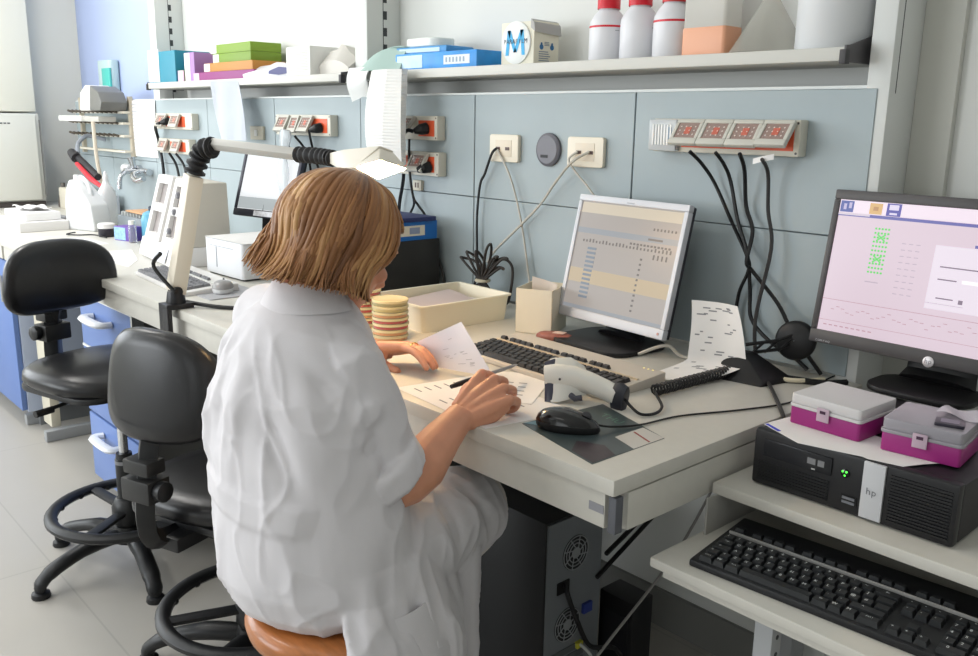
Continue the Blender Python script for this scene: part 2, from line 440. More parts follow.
# sheet of paper on it
b = MB(); pts = [(.049, .337), (.135, .296), (.232, .319), (.242, .316), (.292, .3265), (.309, .362), (.336, .405), (.09, .45), (.06, .43)]
b.prism(pts, .9302, .9308); tag(b.build('sheet_of_paper', PAPER), 'white sheet lying on the black computer under the magenta boxes', 'paper')
b = MB(); b.prism([(.0505, .338), (.085, .321), (.088, .327), (.053, .344)], .93085, .9311); o = b.build('paper_corner_print', mat('print_blue', (70,80,200), .7)); o.parent = bpy.data.objects['sheet_of_paper']; 
o.matrix_parent_inverse = Matrix.Translation(-Vector(bpy.data.objects['sheet_of_paper'].location))
MAG = mat('magenta_plastic', (150,40,116), .38, var=.03)
def storage_box(label, loc, rz, w, d, lidm):
    t = thing('storage_box', label, 'box', loc, rz)
    b = MB(); b.rprism(-w/2, w/2, -d/2, d/2, 0, .030, .006, 3); b.build('base', MAG, t, bevel=.0015)
    b = MB(); b.rprism(-w/2-.002, w/2+.002, -d/2-.002, d/2+.002, .0302, .036, .007, 3).rprism(-w/2, w/2, -d/2, d/2, .036, .0535, .006, 3)
    b.build('lid', lidm, t, bevel=.0025)
    b = MB(); b.box(-.011, .011, -d/2-.0055, -d/2-.0025, .018, .041); lt = b.build('latch', mat('latch_clear', (214,190,206), .3, trans=.3), t, bevel=.001)
    b = MB(); b.box(-.005, .005, -d/2-.0062, -d/2-.0052, .032, .037); b.build('latch_slot', mat('latch_slot_m', (70,40,64), .5), lt)
    return t
storage_box('magenta box with frosted white lid, at the bench side of the computer top', (.138, .436, .9312), math.radians(-3), .128, .118, mat('lid_frosted', (226,224,224), .42, trans=.2))
sb = storage_box('magenta box with clear grey lid, below the widescreen monitor', (.287, .436, .9312), math.radians(6), .118, .118, mat('lid_clear', (196,192,200), .22, trans=.45))
b = MB(); b.rprism(-.021, .021, -.018, .018, 0, .005, .003, 3); o = b.build('usb_key', mat('key_dark', (44,40,52), .3), bevel=.001); o.location = (.318, .418, .9848); o.rotation_euler = (0, 0, .3); tag(o, 'small dark memory stick lying on the clear lidded magenta box', 'memory stick')
b = MB(); b.box(-.013, .013, -.011, .009, .005, .0056); b.build('stick_label', mat('stick_label_m', (120,112,128), .4), o)
b = MB(); b.sheet(lambda u, v: ((u-.5)*.075, (v-.5)*.05, .004*math.sin(u*7+v*3)+.004), 10, 6, .0004); o = b.build('plastic_bag', mat('bag_clear', (235,232,238), .25, trans=.6)); o.location = (.32, .478, .9848); tag(o, 'clear plastic bag lying at the back of the clear lidded box', 'bag')

# ---------------------------------------------------------------- monitors
def monitor(name, label, loc, rz, tilt, w, h, bz, zb, frame_m, back_m, scr_m, stand_m, th=.045, base=(.22, .18)):
    """root on the surface below the screen; zb = height of the lower edge"""
    t = thing(name, label, 'monitor', loc, rz)
    tl = RX(-tilt)
    bl, br_, bb, bt = bz
    b = MB(); b.T = TR(0, 0, zb) @ tl
    # frame as a ring of four bars
    b.box(-w/2, w/2, 0, .018, 0, bb).box(-w/2, w/2, 0, .018, h-bt, h).box(-w/2, -w/2+bl, 0, .018, bb, h-bt).box(w/2-br_, w/2, 0, .018, bb, h-bt)
    fr = b.build('bezel', frame_m, t, bevel=.003)
    b = MB(); b.T = TR(0, 0, zb) @ tl; b.box(-w/2+.002, w/2-.002, .0182, .03, .002, h-.002); b.hexa([(-w/2+.01, .03, .01), (w/2-.01, .03, .01), (w/2-.01, .03, h-.01), (-w/2+.01, .03, h-.01), (-w/2+.06, th, .05), (w/2-.06, th, .05), (w/2-.06, th, h-.05), (-w/2+.06, th, h-.05)])
    b.build('back_shell', back_m, t, bevel=.004)
    b = MB(); b.T = TR(0, 0, zb) @ tl; b.box(-w/2+bl-.001, w/2-br_+.001, .004, .012, bb-.001, h-bt+.001); sc = b.build('screen', scr_m, t)
    # stand
    b = MB(); b.tube([(0, .05, .012), (0, .07, zb*.5), (0, .078, zb+.02), (0, .072+math.sin(tilt)*.06, zb+.07)], [.05, .045, .045, .04], 12, sx=.35, sy=1.5); b.build('stand_neck', stand_m, t)
    b = MB(); b.rprism(-base[0]/2, base[0]/2, -.02-base[1]*.35, base[1]*.65-.02, 0, .012, .05, 6); b.build('stand_base', stand_m, t, bevel=.004)
    return t, sc, TR(0, 0, zb) @ tl
def emis(name, rgb, s=1.): return mat(name, (20,20,20), .3, emit=rgb, estr=s*1.42)
SIL = mat('monitor_silver', (206,208,214), .35)
# silver monitor; warm screen and title bar tint stands in for the lamp's reflection
t, sc, MT = monitor('computer_monitor', 'silver framed monitor showing a table of results, behind the bench keyboard', (-.574, .646, .9), -.073, .221, .36, .315, (.0125, .0125, .024, .016), .047, SIL, mat('monitor_dark_back', (48,46,54), .5),
    emis('screen_lamp_beige', (196,186,178), .62), mat('stand_black', (24,24,26), .45), base=(.25, .2))
def patch(mb, x0, x1, z0, z1, k=0): mb.T = MT; mb.box(x0, x1, .0034-k*.0004, .0042, z0, z1); mb.T = Matrix.Identity(4)
b = MB(); patch(b, -.165, .165, .27, .296); b.build('title_bar', emis('screen_warm', (226,212,188), .72), sc)
b = MB(); patch(b, -.166, .166, .218, .232); b.build('tool_bar', emis('screen_greybar', (176,180,186), .6), sc)
b = MB(); patch(b, -.166, .166, .025, .034); b.build('status_bar', emis('screen_greybar', (176,180,186), .6), sc)
b = MB(); patch(b, -.166, .166, .092, .128); b.build('highlight_rows', emis('screen_orange', (216,194,158), .66), sc)
random.seed(3)
b = MB()
for i in range(12):
    z = .178-i*.0112; patch(b, -.118, -.088, z, z+.006, 1)
b.build('name_column', emis('screen_bluegrey', (150,162,176), .55), sc)
b = MB()
for i in range(11):
    z = .172-i*.0125; patch(b, .062, .068, z, z+.005, 1)
for i in range(26):
    x = -.14+i*.0115; patch(b, x, x+.004, .196, .196+random.choice((.006, .009)), 1)
for i in range(12): patch(b, .02+i*.011, .026+i*.011, .206, .211, 1)
for i in range(7): patch(b, .085+i*.011, .089+i*.011, .246, .252, 1)
patch(b, .075, .12, .222, .227, 1)
for i in range(4): patch(b, .10+i*.013, .104+i*.013, .178, .19, 1)
b.build('screen_text', emis('screen_text_m', (142,134,128), .52), sc)
b = MB(); b.T = MT @ TR(.165, -.001, .012) @ RX(PI/2); b.lathe([(.0035, 0), (.003, .001)], 10); b.build('power_button', mat('button_rose', (200,150,140), .4), t)
b = MB(); b.T = MT; b.box(-.012, .012, -.0006, .001, .303, .3055); b.build('brand_mark', mat('mark_grey', (170,172,178), .4), t)

# widescreen monitor on the right
t, sc, MT = monitor('computer_monitor', 'black widescreen monitor with pink lit screen, above the magenta boxes', (.155, .655, .9302), -.017, .168, .50, .322, (.013, .013, .028, .02), .0585, mat('bezel_dark', (70,67,68), .42), BLACK,
    emis('screen_pink', (226,206,218), .86), BLACK, base=(.2, .14))
t.location = (.153, .74, .9302)
MT = MT @ TR(0, 0, -.008)
b = MB(); patch(b, -.237, .237, .284, .31); b.build('menu_bar', emis('screen_lightpink', (242,226,238), .92), sc)
b = MB(); patch(b, -.237, .237, .277, .283, 1); patch(b, .04, .237, .2385, .244, 1); b.build('title_bar', emis('screen_violet', (112,112,190), .7), sc)
b = MB(); patch(b, -.237, -.17, .279, .283, 2); b.build('tab_label', emis('tab_pale', (226,214,228), .8), sc)
b = MB(); patch(b, -.235, -.207, .285, .308, 1); b.build('window_icon', emis('icon_blue', (84,98,176), .75), sc)
b = MB(); patch(b, -.228, -.222, .290, .302, 2); patch(b, -.217, -.211, .293, .305, 2); b.build('icon_bars', emis('icon_pale', (200,190,226), .8), sc)
b = MB(); patch(b, -.173, -.147, .285, .307, 1); b.build('folder_icon', emis('icon_gold', (226,184,120), .85), sc)
b = MB(); patch(b, -.165, -.155, .292, .3, 2); b.build('folder_mark', emis('icon_brown', (200,150,100), .8), sc)
b = MB(); patch(b, -.138, -.109, .284, .309, 1); b.build('disk_icon', emis('icon_indigo', (92,88,180), .75), sc)
b = MB(); patch(b, -.133, -.114, .296, .3065, 2); patch(b, -.131, -.116, .2865, .2905, 2); b.build('disk_label', emis('icon_lilac', (226,216,240), .9), sc)
b = MB()
for i in range(5):
    for j in range(11):
        x = -.152+i*.0066; z = .257-j*.0088
        patch(b, x-.0013, x+.0013, z-.002, z+.002, 1); patch(b, x-.002, x+.002, z-.0012, z+.0012, 1)
for zc in (.2395, .196):
    for a in (-1, 1):
        b.T = MT @ TR(-.1388, .0028, zc) @ RY(a*.9); b.box(-.0015, .0015, 0, .0008, -.011, .011)
b.build('well_plate_diagram', emis('screen_green', (110,226,110), .85), sc)
b = MB()
for j in range(9):
    for i in range(3): patch(b, -.095+i*.014, -.087+i*.014, .232-j*.0125, .2335-j*.0125, 1)
b.build('side_list', emis('screen_mauve', (206,188,204), .75), sc)
b = MB(); patch(b, -.155, -.128, .148, .150, 1); b.build('plate_caption', MATS['screen_mauve'], sc)
b = MB(); patch(b, -.03, .16, .115, .2375, 1); b.build('dialog_window', emis('dialog_pale', (236,224,236), .9), sc)
b = MB(); patch(b, -.015, .075, .196, .1985, 2); patch(b, -.015, .02, .172, .1745, 2); patch(b, -.012, .02, .136, .1385, 2); patch(b, .03, .038, .131, .139, 2); patch(b, -.03, .04, .126, .1265, 2); b.build('dialog_text', emis('dialog_grey', (158,138,160), .6), sc)
b = MB(); patch(b, .03, .1, .170, .1765, 2); b.build('dialog_field', emis('dialog_white', (255,248,250), 1.), sc)
b = MB()
for i in range(40):
    x = -.215+i*.0108; z = .082+.006*math.sin(i*1.3)+.004*math.sin(i*3.1); patch(b, x, x+.007, z, z+.0012, 1)
patch(b, -.237, .237, .102, .103, 1); patch(b, -.237, .237, .058, .0588, 1)
for i in range(9): patch(b, -.225+i*.012, -.218+i*.012, .048, .050, 1)
b.build('trace_plot', emis('trace_rose', (210,160,176), .7), sc)
b = MB(); patch(b, -.237, .237, .028, .036, 1); b.build('task_bar', emis('taskbar_peach', (236,206,196), .85), sc)
b = MB(); b.T = MT @ TR(0, -.001, .014) @ RX(PI/2); b.lathe([(.0105, -.0005), (.0105, .0008), (.0085, .0014)], 24); lg = b.build('logo_disc', mat('logo_silver', (196,192,194), .3, metal=.6), t)
b = MB()
for i, c in enumerate('hp'): text(b, c, MT @ TR((i-.5)*.0072, -.0026, .0148) @ RX(PI/2), .0135)
b.build('logo_letters', mat('logo_letter', (96,92,98), .4), lg)
b = MB()
for i, c in enumerate('COMPAQ'): text(b, c, MT @ TR(-.232+i*.0055, -.0006, .013) @ RX(PI/2), .0062)
b.build('maker_lettering', mat('letter_silver', (196,196,200), .4), t)
# ---------------------------------------------------------------- things on the bench around the keyboard
# printed leaflet under the mouse
t = thing('leaflet', 'dark glossy printed leaflet under the black mouse at the bench corner', 'leaflet', (-.168, .15, .9))
t['label'] = 'dark green glossy leaflet lying under the black mouse at the bench corner'
def quad(pts, z0, z1): b = MB(); b.prism([(x+.168, y-.15) for x, y in pts], z0, z1); return b
quad([(-.279, .075), (-.261, .276), (-.067, .213), (-.067, .025)], .0003, .0009).build('sheet', mat('leaflet_teal', (66,78,80), .3, var=.12, vscale=14), t)
quad([(-.125, .262-.035), (-.067, .2128), (-.067, .13), (-.125, .15)], .001, .0012).build('pale_block', mat('leaflet_pale', (200,198,192), .4), t)
quad([(-.120, .198), (-.07, .178), (-.07, .174), (-.120, .194)], .0013, .0015).build('red_line', mat('leaflet_red', (150,60,56), .5), t)
quad([(-.155, .085), (-.11, .105), (-.07, .085), (-.07, .03), (-.13, .045)], .001, .0012).build('dark_picture', mat('leaflet_maroon', (52,40,46), .3, var=.3, vscale=40), t)
quad([(-.279, .078), (-.262, .14), (-.24, .115), (-.255, .09)], .001, .0013).build('blue_picture', mat('leaflet_blue', (120,160,172), .3), t)
b = MB()
for i, c in enumerate('THU'): text(b, c, TR(-.045+i*.02, .075-i*.004, .0012) @ RZ(.1), .026)
b.build('lettering', mat('leaflet_letter', (108,142,124), .4), t)
# mouse
def mouse(name, label, loc, rz, top_m, side_m, s=1.):
    t = thing(name, label, 'mouse', loc, rz)
    b = MB(); n = 20; rings = []
    for k, (z, a, c) in enumerate(((0, .92, .94), (.006, 1, 1), (.014, .99, .99), (.022, .93, .9), (.029, .78, .74), (.0335, .5, .48), (.0355, .18, .18))):
        r = []
        for i in range(n):
            th = 2*PI*i/n; x = .031*a*math.cos(th)*s; y = .056*c*math.sin(th)*s
            r.append((x*(1-.12*(y/.056)), y-.006*(z/.035), z*s*(1-.22*max(0, y/.056))))
        rings.append(r)
    b.loft(rings[:3]); b.build('lower_shell', side_m, t, smooth=True, sharp=60)
    b = MB(); b.loft([[(x*1.001, y*1.001, z+.0002) for x, y, z in r] for r in rings[2:]]); b.build('upper_shell', top_m, t, sharp=70)
    b = MB(); b.T = TR(0, .03*s, .0255*s) @ RY(PI/2); b.lathe([(.006*s, -.003), (.009*s, -.002), (.009*s, .002), (.006*s, .003)], 14); b.build('scroll_wheel', DKGREY, t)
    return t
mouse('computer_mouse', 'black mouse on the dark leaflet at the bench corner', (-.205, .118, .9012), math.radians(-62), BLACKG, BLACK, 1.05)
cable([(-.165, .139, .916), (-.152, .17, .908), (-.133, .23, .9035), (-.118, .328, .903), (-.066, .447, .903), (-.03, .56, .903), (-.04, .66, .903), (-.06, .75, .903), (-.055, .795, .91)], .002, CORD, 'thin black mouse cord running across the bench to the wall', name='mouse_cable')
# barcode scanner lying on its side
t = thing('barcode_scanner', 'white handheld barcode scanner with dark grip end lying on the bench', 'scanner', (-.277, .266, .9)); t.scale = (.86, .86, .88)
def sp(pts): return [(x+.29, y-.262, z-.9) for x, y, z in pts]
SCW = mat('scanner_white', (222,221,214), .38)
b = MB(); b.tube(sp([(-.395, .22, .938), (-.375, .232, .944), (-.34, .25, .948), (-.30, .262, .944), (-.262, .272, .935), (-.235, .276, .927)]), [.03, .030, .026, .022, .0205, .0205], 16, sx=1.15, sy=.8); b.build('handle', SCW, t, sharp=60)
b = MB(); b.loft([[(x+.29, y-.262, z-.9) for x, y, z in r] for r in (
   [(-.405, .235, .983), (-.392, .24, .988), (-.375, .243, .981), (-.352, .215, .935), (-.335, .196, .905), (-.348, .186, .903), (-.365, .186, .908), (-.393, .208, .945)],
   [(-.380, .262, .987), (-.366, .266, .990), (-.35, .266, .980), (-.325, .243, .94), (-.318, .226, .912), (-.33, .218, .908), (-.345, .22, .912), (-.372, .24, .95)],
   [(-.352, .283, .972), (-.34, .284, .972), (-.328, .282, .962), (-.312, .268, .935), (-.308, .258, .915), (-.315, .254, .912), (-.326, .256, .918), (-.348, .268, .95)])]); b.build('head', SCW, t, bevel=.002, sharp=60)
b = MB(); b.loft([[(x+.29, y-.262, z-.9) for x, y, z in r] for r in (
   [(-.412, .225, .976), (-.396, .231, .982), (-.350, .186, .902), (-.364, .178, .902)],
   [(-.405, .236, .981), (-.39, .241, .987), (-.345, .196, .906), (-.36, .188, .906)])]); b.build('scan_window', mat('window_dark', (60,62,78), .15), t, bevel=.002)
b = MB(); b.tube(sp([(-.243, .275, .927), (-.225, .278, .925), (-.212, .28, .923)]), [.024, .027, .024], 14, sx=1.3, sy=.6); b.build('grip_end', mat('grip_dark', (44,46,54), .45), t, bevel=.002, sharp=60)
b = MB(); b.tube(sp([(-.325, .224, .918), (-.31, .222, .914), (-.298, .232, .917)]), .007, 8); b.build('trigger', mat('trigger_dark', (66,68,80), .4), t)
b = MB(); b.T = TR(-.348+.29, .2105-.262, .952-.9) @ RX(PI/2); b.ball((0, 0, 0), .003, n=8, m=6); b.build('screw_hole', DKGREY, t)
cable([(-.212, .28, .923), (-.19, .272, .915), (-.165, .272, .906), (-.153, .30, .905), (-.165, .335, .908), (-.205, .37, .914), (-.226, .39, .915)], .003, CORD, 'black scanner cord looping from the grip to its coiled length', name='scanner_cable')
m = MB(); pts = []
for i in range(240):
    u = i/239; a = i*.75*1.0
    x = -.226+.014*u; y = .39+.26*u; z = .9145
    pts.append((x+.0105*math.cos(a), y, z+.0105*math.sin(a)))
m.tube(pts, .0028, 5); tag(m.build('coiled_cable', CORD), 'black coiled scanner cable lying behind the leaning printout', 'cable')
# curled printout leaning up
t = thing('printout', 'curled printed sheet standing up beside the silver monitor', 'paper', (-.25, .60, .9))
def curl(u, v):
    # u across, v from the lying front to the standing top
    if v < .45:
        k = v/.45; x = -.10+.055*k; y = -.16+.155*k; z = .002+.026*k*k
    else:
        k = (v-.45)/.55; x = -.045-.02*k; y = -.005+.03*math.sin(k*1.5); z = .028+.128*k
    wx = .115-.012*max(0, (v-.45)/.55); return (x+wx*u, y+.075*u*(1-.75*v)*1.05+.012*math.sin(u*PI), z+.004*u*(1-v))
b = MB(); b.sheet(curl, 14, 26, .0006); pr = b.build('sheet', PAPER, t, sharp=80)
b = MB(); random.seed(5)
for i in range(34):
    v = .3+.66*random.random(); u = .06+.72*random.random(); L = .05+.12*random.random()
    p0, p1, p2, p3 = [Vector(curl(min(u+a, .97), v+c)) for a, c in ((0, 0), (L, 0), (L, .012), (0, .012))]
    nn = (p1-p0).cross(p3-p0).normalized(); off = -nn*.0008 if nn.y > 0 else nn*.0008
    b.add([tuple(p+off) for p in (p0, p1, p2, p3)], [(0, 1, 2, 3)])
b.build('printed_lines', mat('print_grey', (142,142,146), .8), pr, smooth=False)
# form sheets on the bench, held sheet, pen
def sheet_obj(name, label, pts, z, lines, rz=0, ink=INK):
    cx = sum(p[0] for p in pts)/len(pts); cy = sum(p[1] for p in pts)/len(pts)
    t = thing(name, label, 'paper', (cx, cy, z))
    b = MB(); b.prism([(x-cx, y-cy) for x, y in pts], 0, .0006); s = b.build('sheet', PAPER, t)
    if lines:
        b = MB()
        for (u, v, L, hh) in lines:
            p = [Vector(q).to_3d() for q in pts]; 
            def at(u, v): a = p[0].lerp(p[1], u); c = p[3].lerp(p[2], u); return a.lerp(c, v)
            q = [at(u, v), at(u+L, v), at(u+L, v+hh), at(u, v+hh)]
            b.add([(k.x-cx, k.y-cy, .0009) for k in q], [(0, 1, 2, 3)])
        b.build('printed_lines', ink, s, smooth=False)
    return t
random.seed(11)
ln = [(.08+.3*(i % 3), .12+.11*(i//3), .09, .018) for i in range(18)]
sheet_obj('form_sheet', 'white form with short printed words lying under the writing hand', [(-.60, .03), (-.30, .005), (-.265, .20), (-.565, .235)], .9003, ln)
sheet_obj('form_sheet', 'printed form sheet lying beside the white barcode scanner', [(-.42, .12), (-.345, .165), (-.46, .345), (-.60, .24)], .9012, [(.2+.2*(i % 3), .1+.13*(i//3), .12, .02) for i in range(15)])
t = thing('held_sheet', 'white sheet held up by the left hand over the forms', 'paper', (-.60, .17, .905))
def held(u, v):
    a = Vector((-.735, .085, .922)).lerp(Vector((-.475, .165, .922)), u); c = Vector((-.725, .165, .97)).lerp(Vector((-.545, .20, 1.04)), u)
    p = a.lerp(c, v); return (p.x+.60, p.y-.17+.008*math.sin(u*PI)*math.sin(v*PI), p.z-.905)
def held(u, v):
    a = Vector((-.700, .165, .906)).lerp(Vector((-.480, .190, .920)), u); c = Vector((-.708, .168, .955)).lerp(Vector((-.598, .20, 1.015)), u)
    p = a.lerp(c, v); return (p.x+.60, p.y-.17+.006*math.sin(u*PI)*math.sin(v*PI), p.z-.905)
b = MB(); b.sheet(held, 12, 12, .0005); hs = b.build('sheet', mat('held_paper', (228,226,232), .8), t, sharp=80)
b = MB(); random.seed(9)
for i in range(16):
    u = .35+.45*random.random(); v = .15+.65*random.random(); L = .03+.08*random.random()
    q = [Vector(held(u+a, v+c)) for a, c in ((0, 0), (L, .02), (L, .03), (0, .012))]
    nn = (q[1]-q[0]).cross(q[3]-q[0]).normalized(); nn = nn if nn.y < 0 else -nn
    b.add([tuple(p+nn*.0008) for p in q], [(0, 1, 2, 3)])
b.build('printed_lines', mat('print_faint', (180,180,188), .8), hs, smooth=False)
t = thing('pen', 'grey ballpoint pen with black cap held in the right hand', 'pen', (-.42, .15, .93))
def pp(p): return (p[0]+.42, p[1]-.15, p[2]-.93)
A, B_, C_ = (-.432, .035, .9415), (-.432, .095, .9465), (-.487, .262, .934)
b = MB(); b.tube([pp(A), pp((-.432, .05, .943)), pp(B_)], [.0042, .0052, .0052], 10); b.build('cap', BLACK, t)
b = MB(); b.tube([pp(B_), pp((-.445, .14, .944)), pp((-.478, .235, .936))], .004, 10); b.build('barrel', mat('pen_grey', (150,150,152), .35), t)
b = MB(); b.tube([pp((-.478, .235, .936)), pp(C_)], [.004, .001], 10); b.build('tip', CHROME, t)
# cream tray with papers
BINM = mat('bin_cream', (242,234,212), .45)
t = thing('storage_tray', 'cream plastic tray holding papers, behind the yellow petri dish stack', 'tray', (-1.045, .51, .9), math.radians(-1))
w, d, h = .118, .155, .072
def ring(x, y, z, r, n=5):
    o = []
    for cx, cy, a0 in ((x-r, y-r, 0), (-x+r, y-r, PI/2), (-x+r, -y+r, PI), (x-r, -y+r, 1.5*PI)):
        for i in range(n+1): a = a0+i*PI/2/n; o.append((cx+r*math.cos(a), cy+r*math.sin(a), z))
    return o
b = MB(); b.loft([ring(w-.012, d-.012, 0, .012), ring(w-.005, d-.005, h-.006, .014), ring(w+.002, d+.002, h-.004, .016), ring(w+.002, d+.002, h, .016), ring(w-.006, d-.006, h, .012), ring(w-.014, d-.014, .004, .01)]); b.build('tray_body', BINM, t)
b = MB(); b.sheet(lambda u, v: (-.095+.19*u+.01*v, -.13+.26*v, .034+.004*math.sin(u*5)+.012*u*v), 8, 8, .0008); b.build('paper_insert', mat('insert_paper', (222,214,206), .8), t)
b = MB(); b.sheet(lambda u, v: (-.085+.175*u-.01*v, -.12+.22*v, .044+.003*math.sin(u*4+1)+.012*(1-u)*v), 8, 8, .0008); b.build('paper_insert', mat('insert_paper2', (206,190,186), .8), t)
# small carton with paper slip
t = thing('carton', 'small open cream carton with a folded slip, beside the silver monitor', 'box', (-.792, .642, .9), math.radians(26))
b = MB(); w, d, h = .049, .064, .116
for x0, x1, y0, y1 in ((-w, w, -d, -d+.002), (-w, w, d-.002, d), (-w, -w+.002, -d, d), (w-.002, w, -d, d)): b.box(x0, x1, y0, y1, 0, h)
b.box(-w, w, -d, d, 0, .002); b.build('carton_body', mat('carton_cream', (230,223,204), .6, var=.02), t)
b = MB(); b.sheet(lambda u, v: (-.03+.065*u, .005+.012*math.sin(u*2), .07+.068*v-.018*u*v), 8, 6, .0008); b.build('paper_slip', mat('slip_white', (240,230,222), .8), t)
# reddish pouch
b = MB(); b.loft([[(x*s, y*s, z) for x, y in ((.045, .018), (.02, .026), (-.02, .024), (-.047, .012), (-.045, -.012), (-.015, -.022), (.02, -.02), (.046, -.008))] for z, s in ((0, .9), (.006, 1), (.013, .95), (.018, .6))]); o = b.build('pouch', mat('pouch_brown', (150,92,80), .5, var=.2, vscale=60), bevel=.003); o.location = (-.69, .585, .9); o.rotation_euler = (0, 0, .35); tag(o, 'small reddish brown pouch behind the bench keyboard', 'pouch')
b = MB(); b.box(.0, .03, -.012, .012, .0185, .0195); b.build('pouch_label', mat('pouch_label_m', (226,196,180), .6), o)
# petri dishes
AG = {'red': mat('agar_red', (186,14,26), .25), 'yellow': mat('agar_yellow', (222,200,120), .3, trans=.15), 'orange': mat('agar_amber', (226,150,84), .3, trans=.15), 'olive': mat('agar_olive', (176,164,104), .35)}
DISH = mat('dish_clear', (240,234,214), .15, trans=.3, alpha=.22)
RIM = mat('dish_rim', (236,222,176), .25, trans=.1, alpha=.85)
def dish(label, loc, agar, group):
    t = thing('petri_dish', label, 'petri dish', loc, random.random()*6, group)
    b = MB(); b.lathe([(.0429, .0008), (.0429, .003), (.0429, .0068)], 32); b.build('agar', AG[agar], t)
    b = MB(); b.lathe([(.0435, 0), (.0435, .0105), (.0432, .0105), (.0432, .0071), (.001, .0071)], 32, cap=False); b.build('dish', DISH, t)
    b = MB(); b.lathe([(.0455, .0078), (.0455, .0135), (.044, .0142), (.042, .0138), (.001, .0136)], 32, cap=False); b.build('lid', RIM, t)
ords = ['lowest', 'second', 'third', 'fourth', 'fifth', 'sixth', 'topmost']
cols = ['orange', 'orange', 'red', 'red', 'orange', 'yellow', 'olive']
nm = {'red': 'red', 'orange': 'amber', 'yellow': 'yellow', 'olive': 'olive'}
for k, c in enumerate(cols):
    dish('petri dish with %s agar, %s of the stack beside the cream tray' % (nm[c], ords[k]+(' from the bottom' if 0 < k < 6 else '')), (-.952+random.uniform(-.001, .001), .27+random.uniform(-.001, .001), .9003+k*.0146), c, 'petri dishes in the stack beside the cream tray')
cols = ['orange', 'red', 'orange', 'red', 'red', 'red', 'red']
for k, c in enumerate(cols):
    dish('petri dish with %s agar, %s of the red stack by her shoulder' % (nm[c], ords[k]+(' from the bottom' if 0 < k < 6 else '')), (-1.105+random.uniform(-.001, .001), .295+random.uniform(-.001, .001), .9003+k*.0146), c, 'petri dishes in the red stack by the shoulder')
# dark file box with blue ring binder on it
b = MB(); b.box(-.085, .085, -.17, .17, 0, .165); o = b.build('file_box', mat('file_box_black', (44,42,40), .55, var=.06), bevel=.003); o.location = (-1.487, .62, .9); tag(o, 'large black file box standing against the wall panels', 'box')
t = thing('ring_binder', 'blue ring binder lying flat on the black file box', 'binder', (-1.487, .62, 1.0653))
b = MB(); b.box(-.14, .083, -.165, .16, .0, .003).box(-.14, .083, -.165, .16, .055, .058).box(.080, .084, -.165, .16, .0, .058); b.build('cover', mat('binder_blue', (30,110,190), .4), t, bevel=.001)
b = MB(); b.box(.0842, .085, -.03, .11, .014, .046); lb = b.build('spine_label', mat('label_cream', (236,226,206), .7), t)
b = MB(); b.box(.0852, .0856, .05, .09, .02, .04); b.build('label_print', mat('print_blue_grey', (150,160,186), .7), lb)
b = MB(); b.box(-.13, .075, -.158, .153, .0035, .0545); b.build('pages', mat('pages_white', (230,226,216), .8), t)
b = MB(); b.box(-.10, .086, -.13, .165, .0585, .072); o = b.build('folder', mat('folder_navy', (44,52,104), .5), bevel=.002); o.location = (-1.487, .622, 1.1236); tag(o, 'dark navy folder lying on top of the blue binder', 'folder')
# ---------------------------------------------------------------- desk lamp
LAMPW = mat('lamp_white', (222,216,202), .4)
RUB = mat('bellows_rubber', (34,34,36), .6)
t = thing('desk_lamp', 'white clamp-on desk lamp with black bellows joints and lit square head', 'lamp', (-1.62, .01, .9))
def lp(p): return (p[0]+1.62, p[1]-.01, p[2]-.9)
b = MB(); b.box(-.03, .03, -.045, .035, .001, .016).box(-.03, .03, -.045, -.03, -.14, .006).box(-.024, .024, -.045, .02, -.14, -.128).box(-.02, .02, -.02, .012, -.128, -.10); b.build('clamp', mat('clamp_black', (34,34,38), .4), t, bevel=.003)
b = MB(); b.tube([(0, -.005, .014), (0, -.005, .05)], [.028, .022], 16); b.tube([(-.02, -.005, .05), (.022, -.005, .05)], .014, 12); b.build('swivel', mat('swivel_black', (26,26,30), .4), t, bevel=.002)
E0, E1 = (-1.625, .008, .945), (-1.555, .05, 1.275)
b = MB(); b.tube([lp(E0), lp((-1.59, .03, 1.11)), lp(E1)], [.026, .026, .025], 4, sx=1.35, sy=.75, up=(1, .6, 0)); b.build('lower_arm', mat('lamp_arm_warm', (224,214,196), .4), t, bevel=.004, sharp=30)
J = [(-1.553, .051, 1.28), (-1.54, .06, 1.318), (-1.52, .068, 1.345), (-1.485, .08, 1.352)]
def bellows(pts, r, n):
    P = smooth_path(pts, 16); m = len(P); idx = [int(i*(m-1)/(n*4)) for i in range(n*4+1)]
    P2 = []; R2 = []
    tot = n*4+1
    for k in range(tot):
        f = k*(m-1)/(tot-1); i = min(int(f), m-2); P2.append(P[i].lerp(P[i+1], f-i)); R2.append(r*(1.25 if k % 4 in (1, 2) else .85))
    b = MB(); b.tube([lp(p) for p in P2], R2, 14); return b
bellows(J, .0235, 6).build('elbow_bellows', RUB, t, sharp=60)
b = MB(); b.tube([lp((-1.51, .074, 1.362)), lp((-1.19, .17, 1.343))], .0135, 4, sx=1.25, sy=.9); b.build('upper_arm', mat('lamp_arm_grey', (186,184,178), .4), t, bevel=.003, sharp=30)
bellows([(-1.20, .168, 1.343), (-1.12, .18, 1.342), (-1.06, .185, 1.338)], .0165, 8).build('head_bellows', RUB, t, sharp=60)
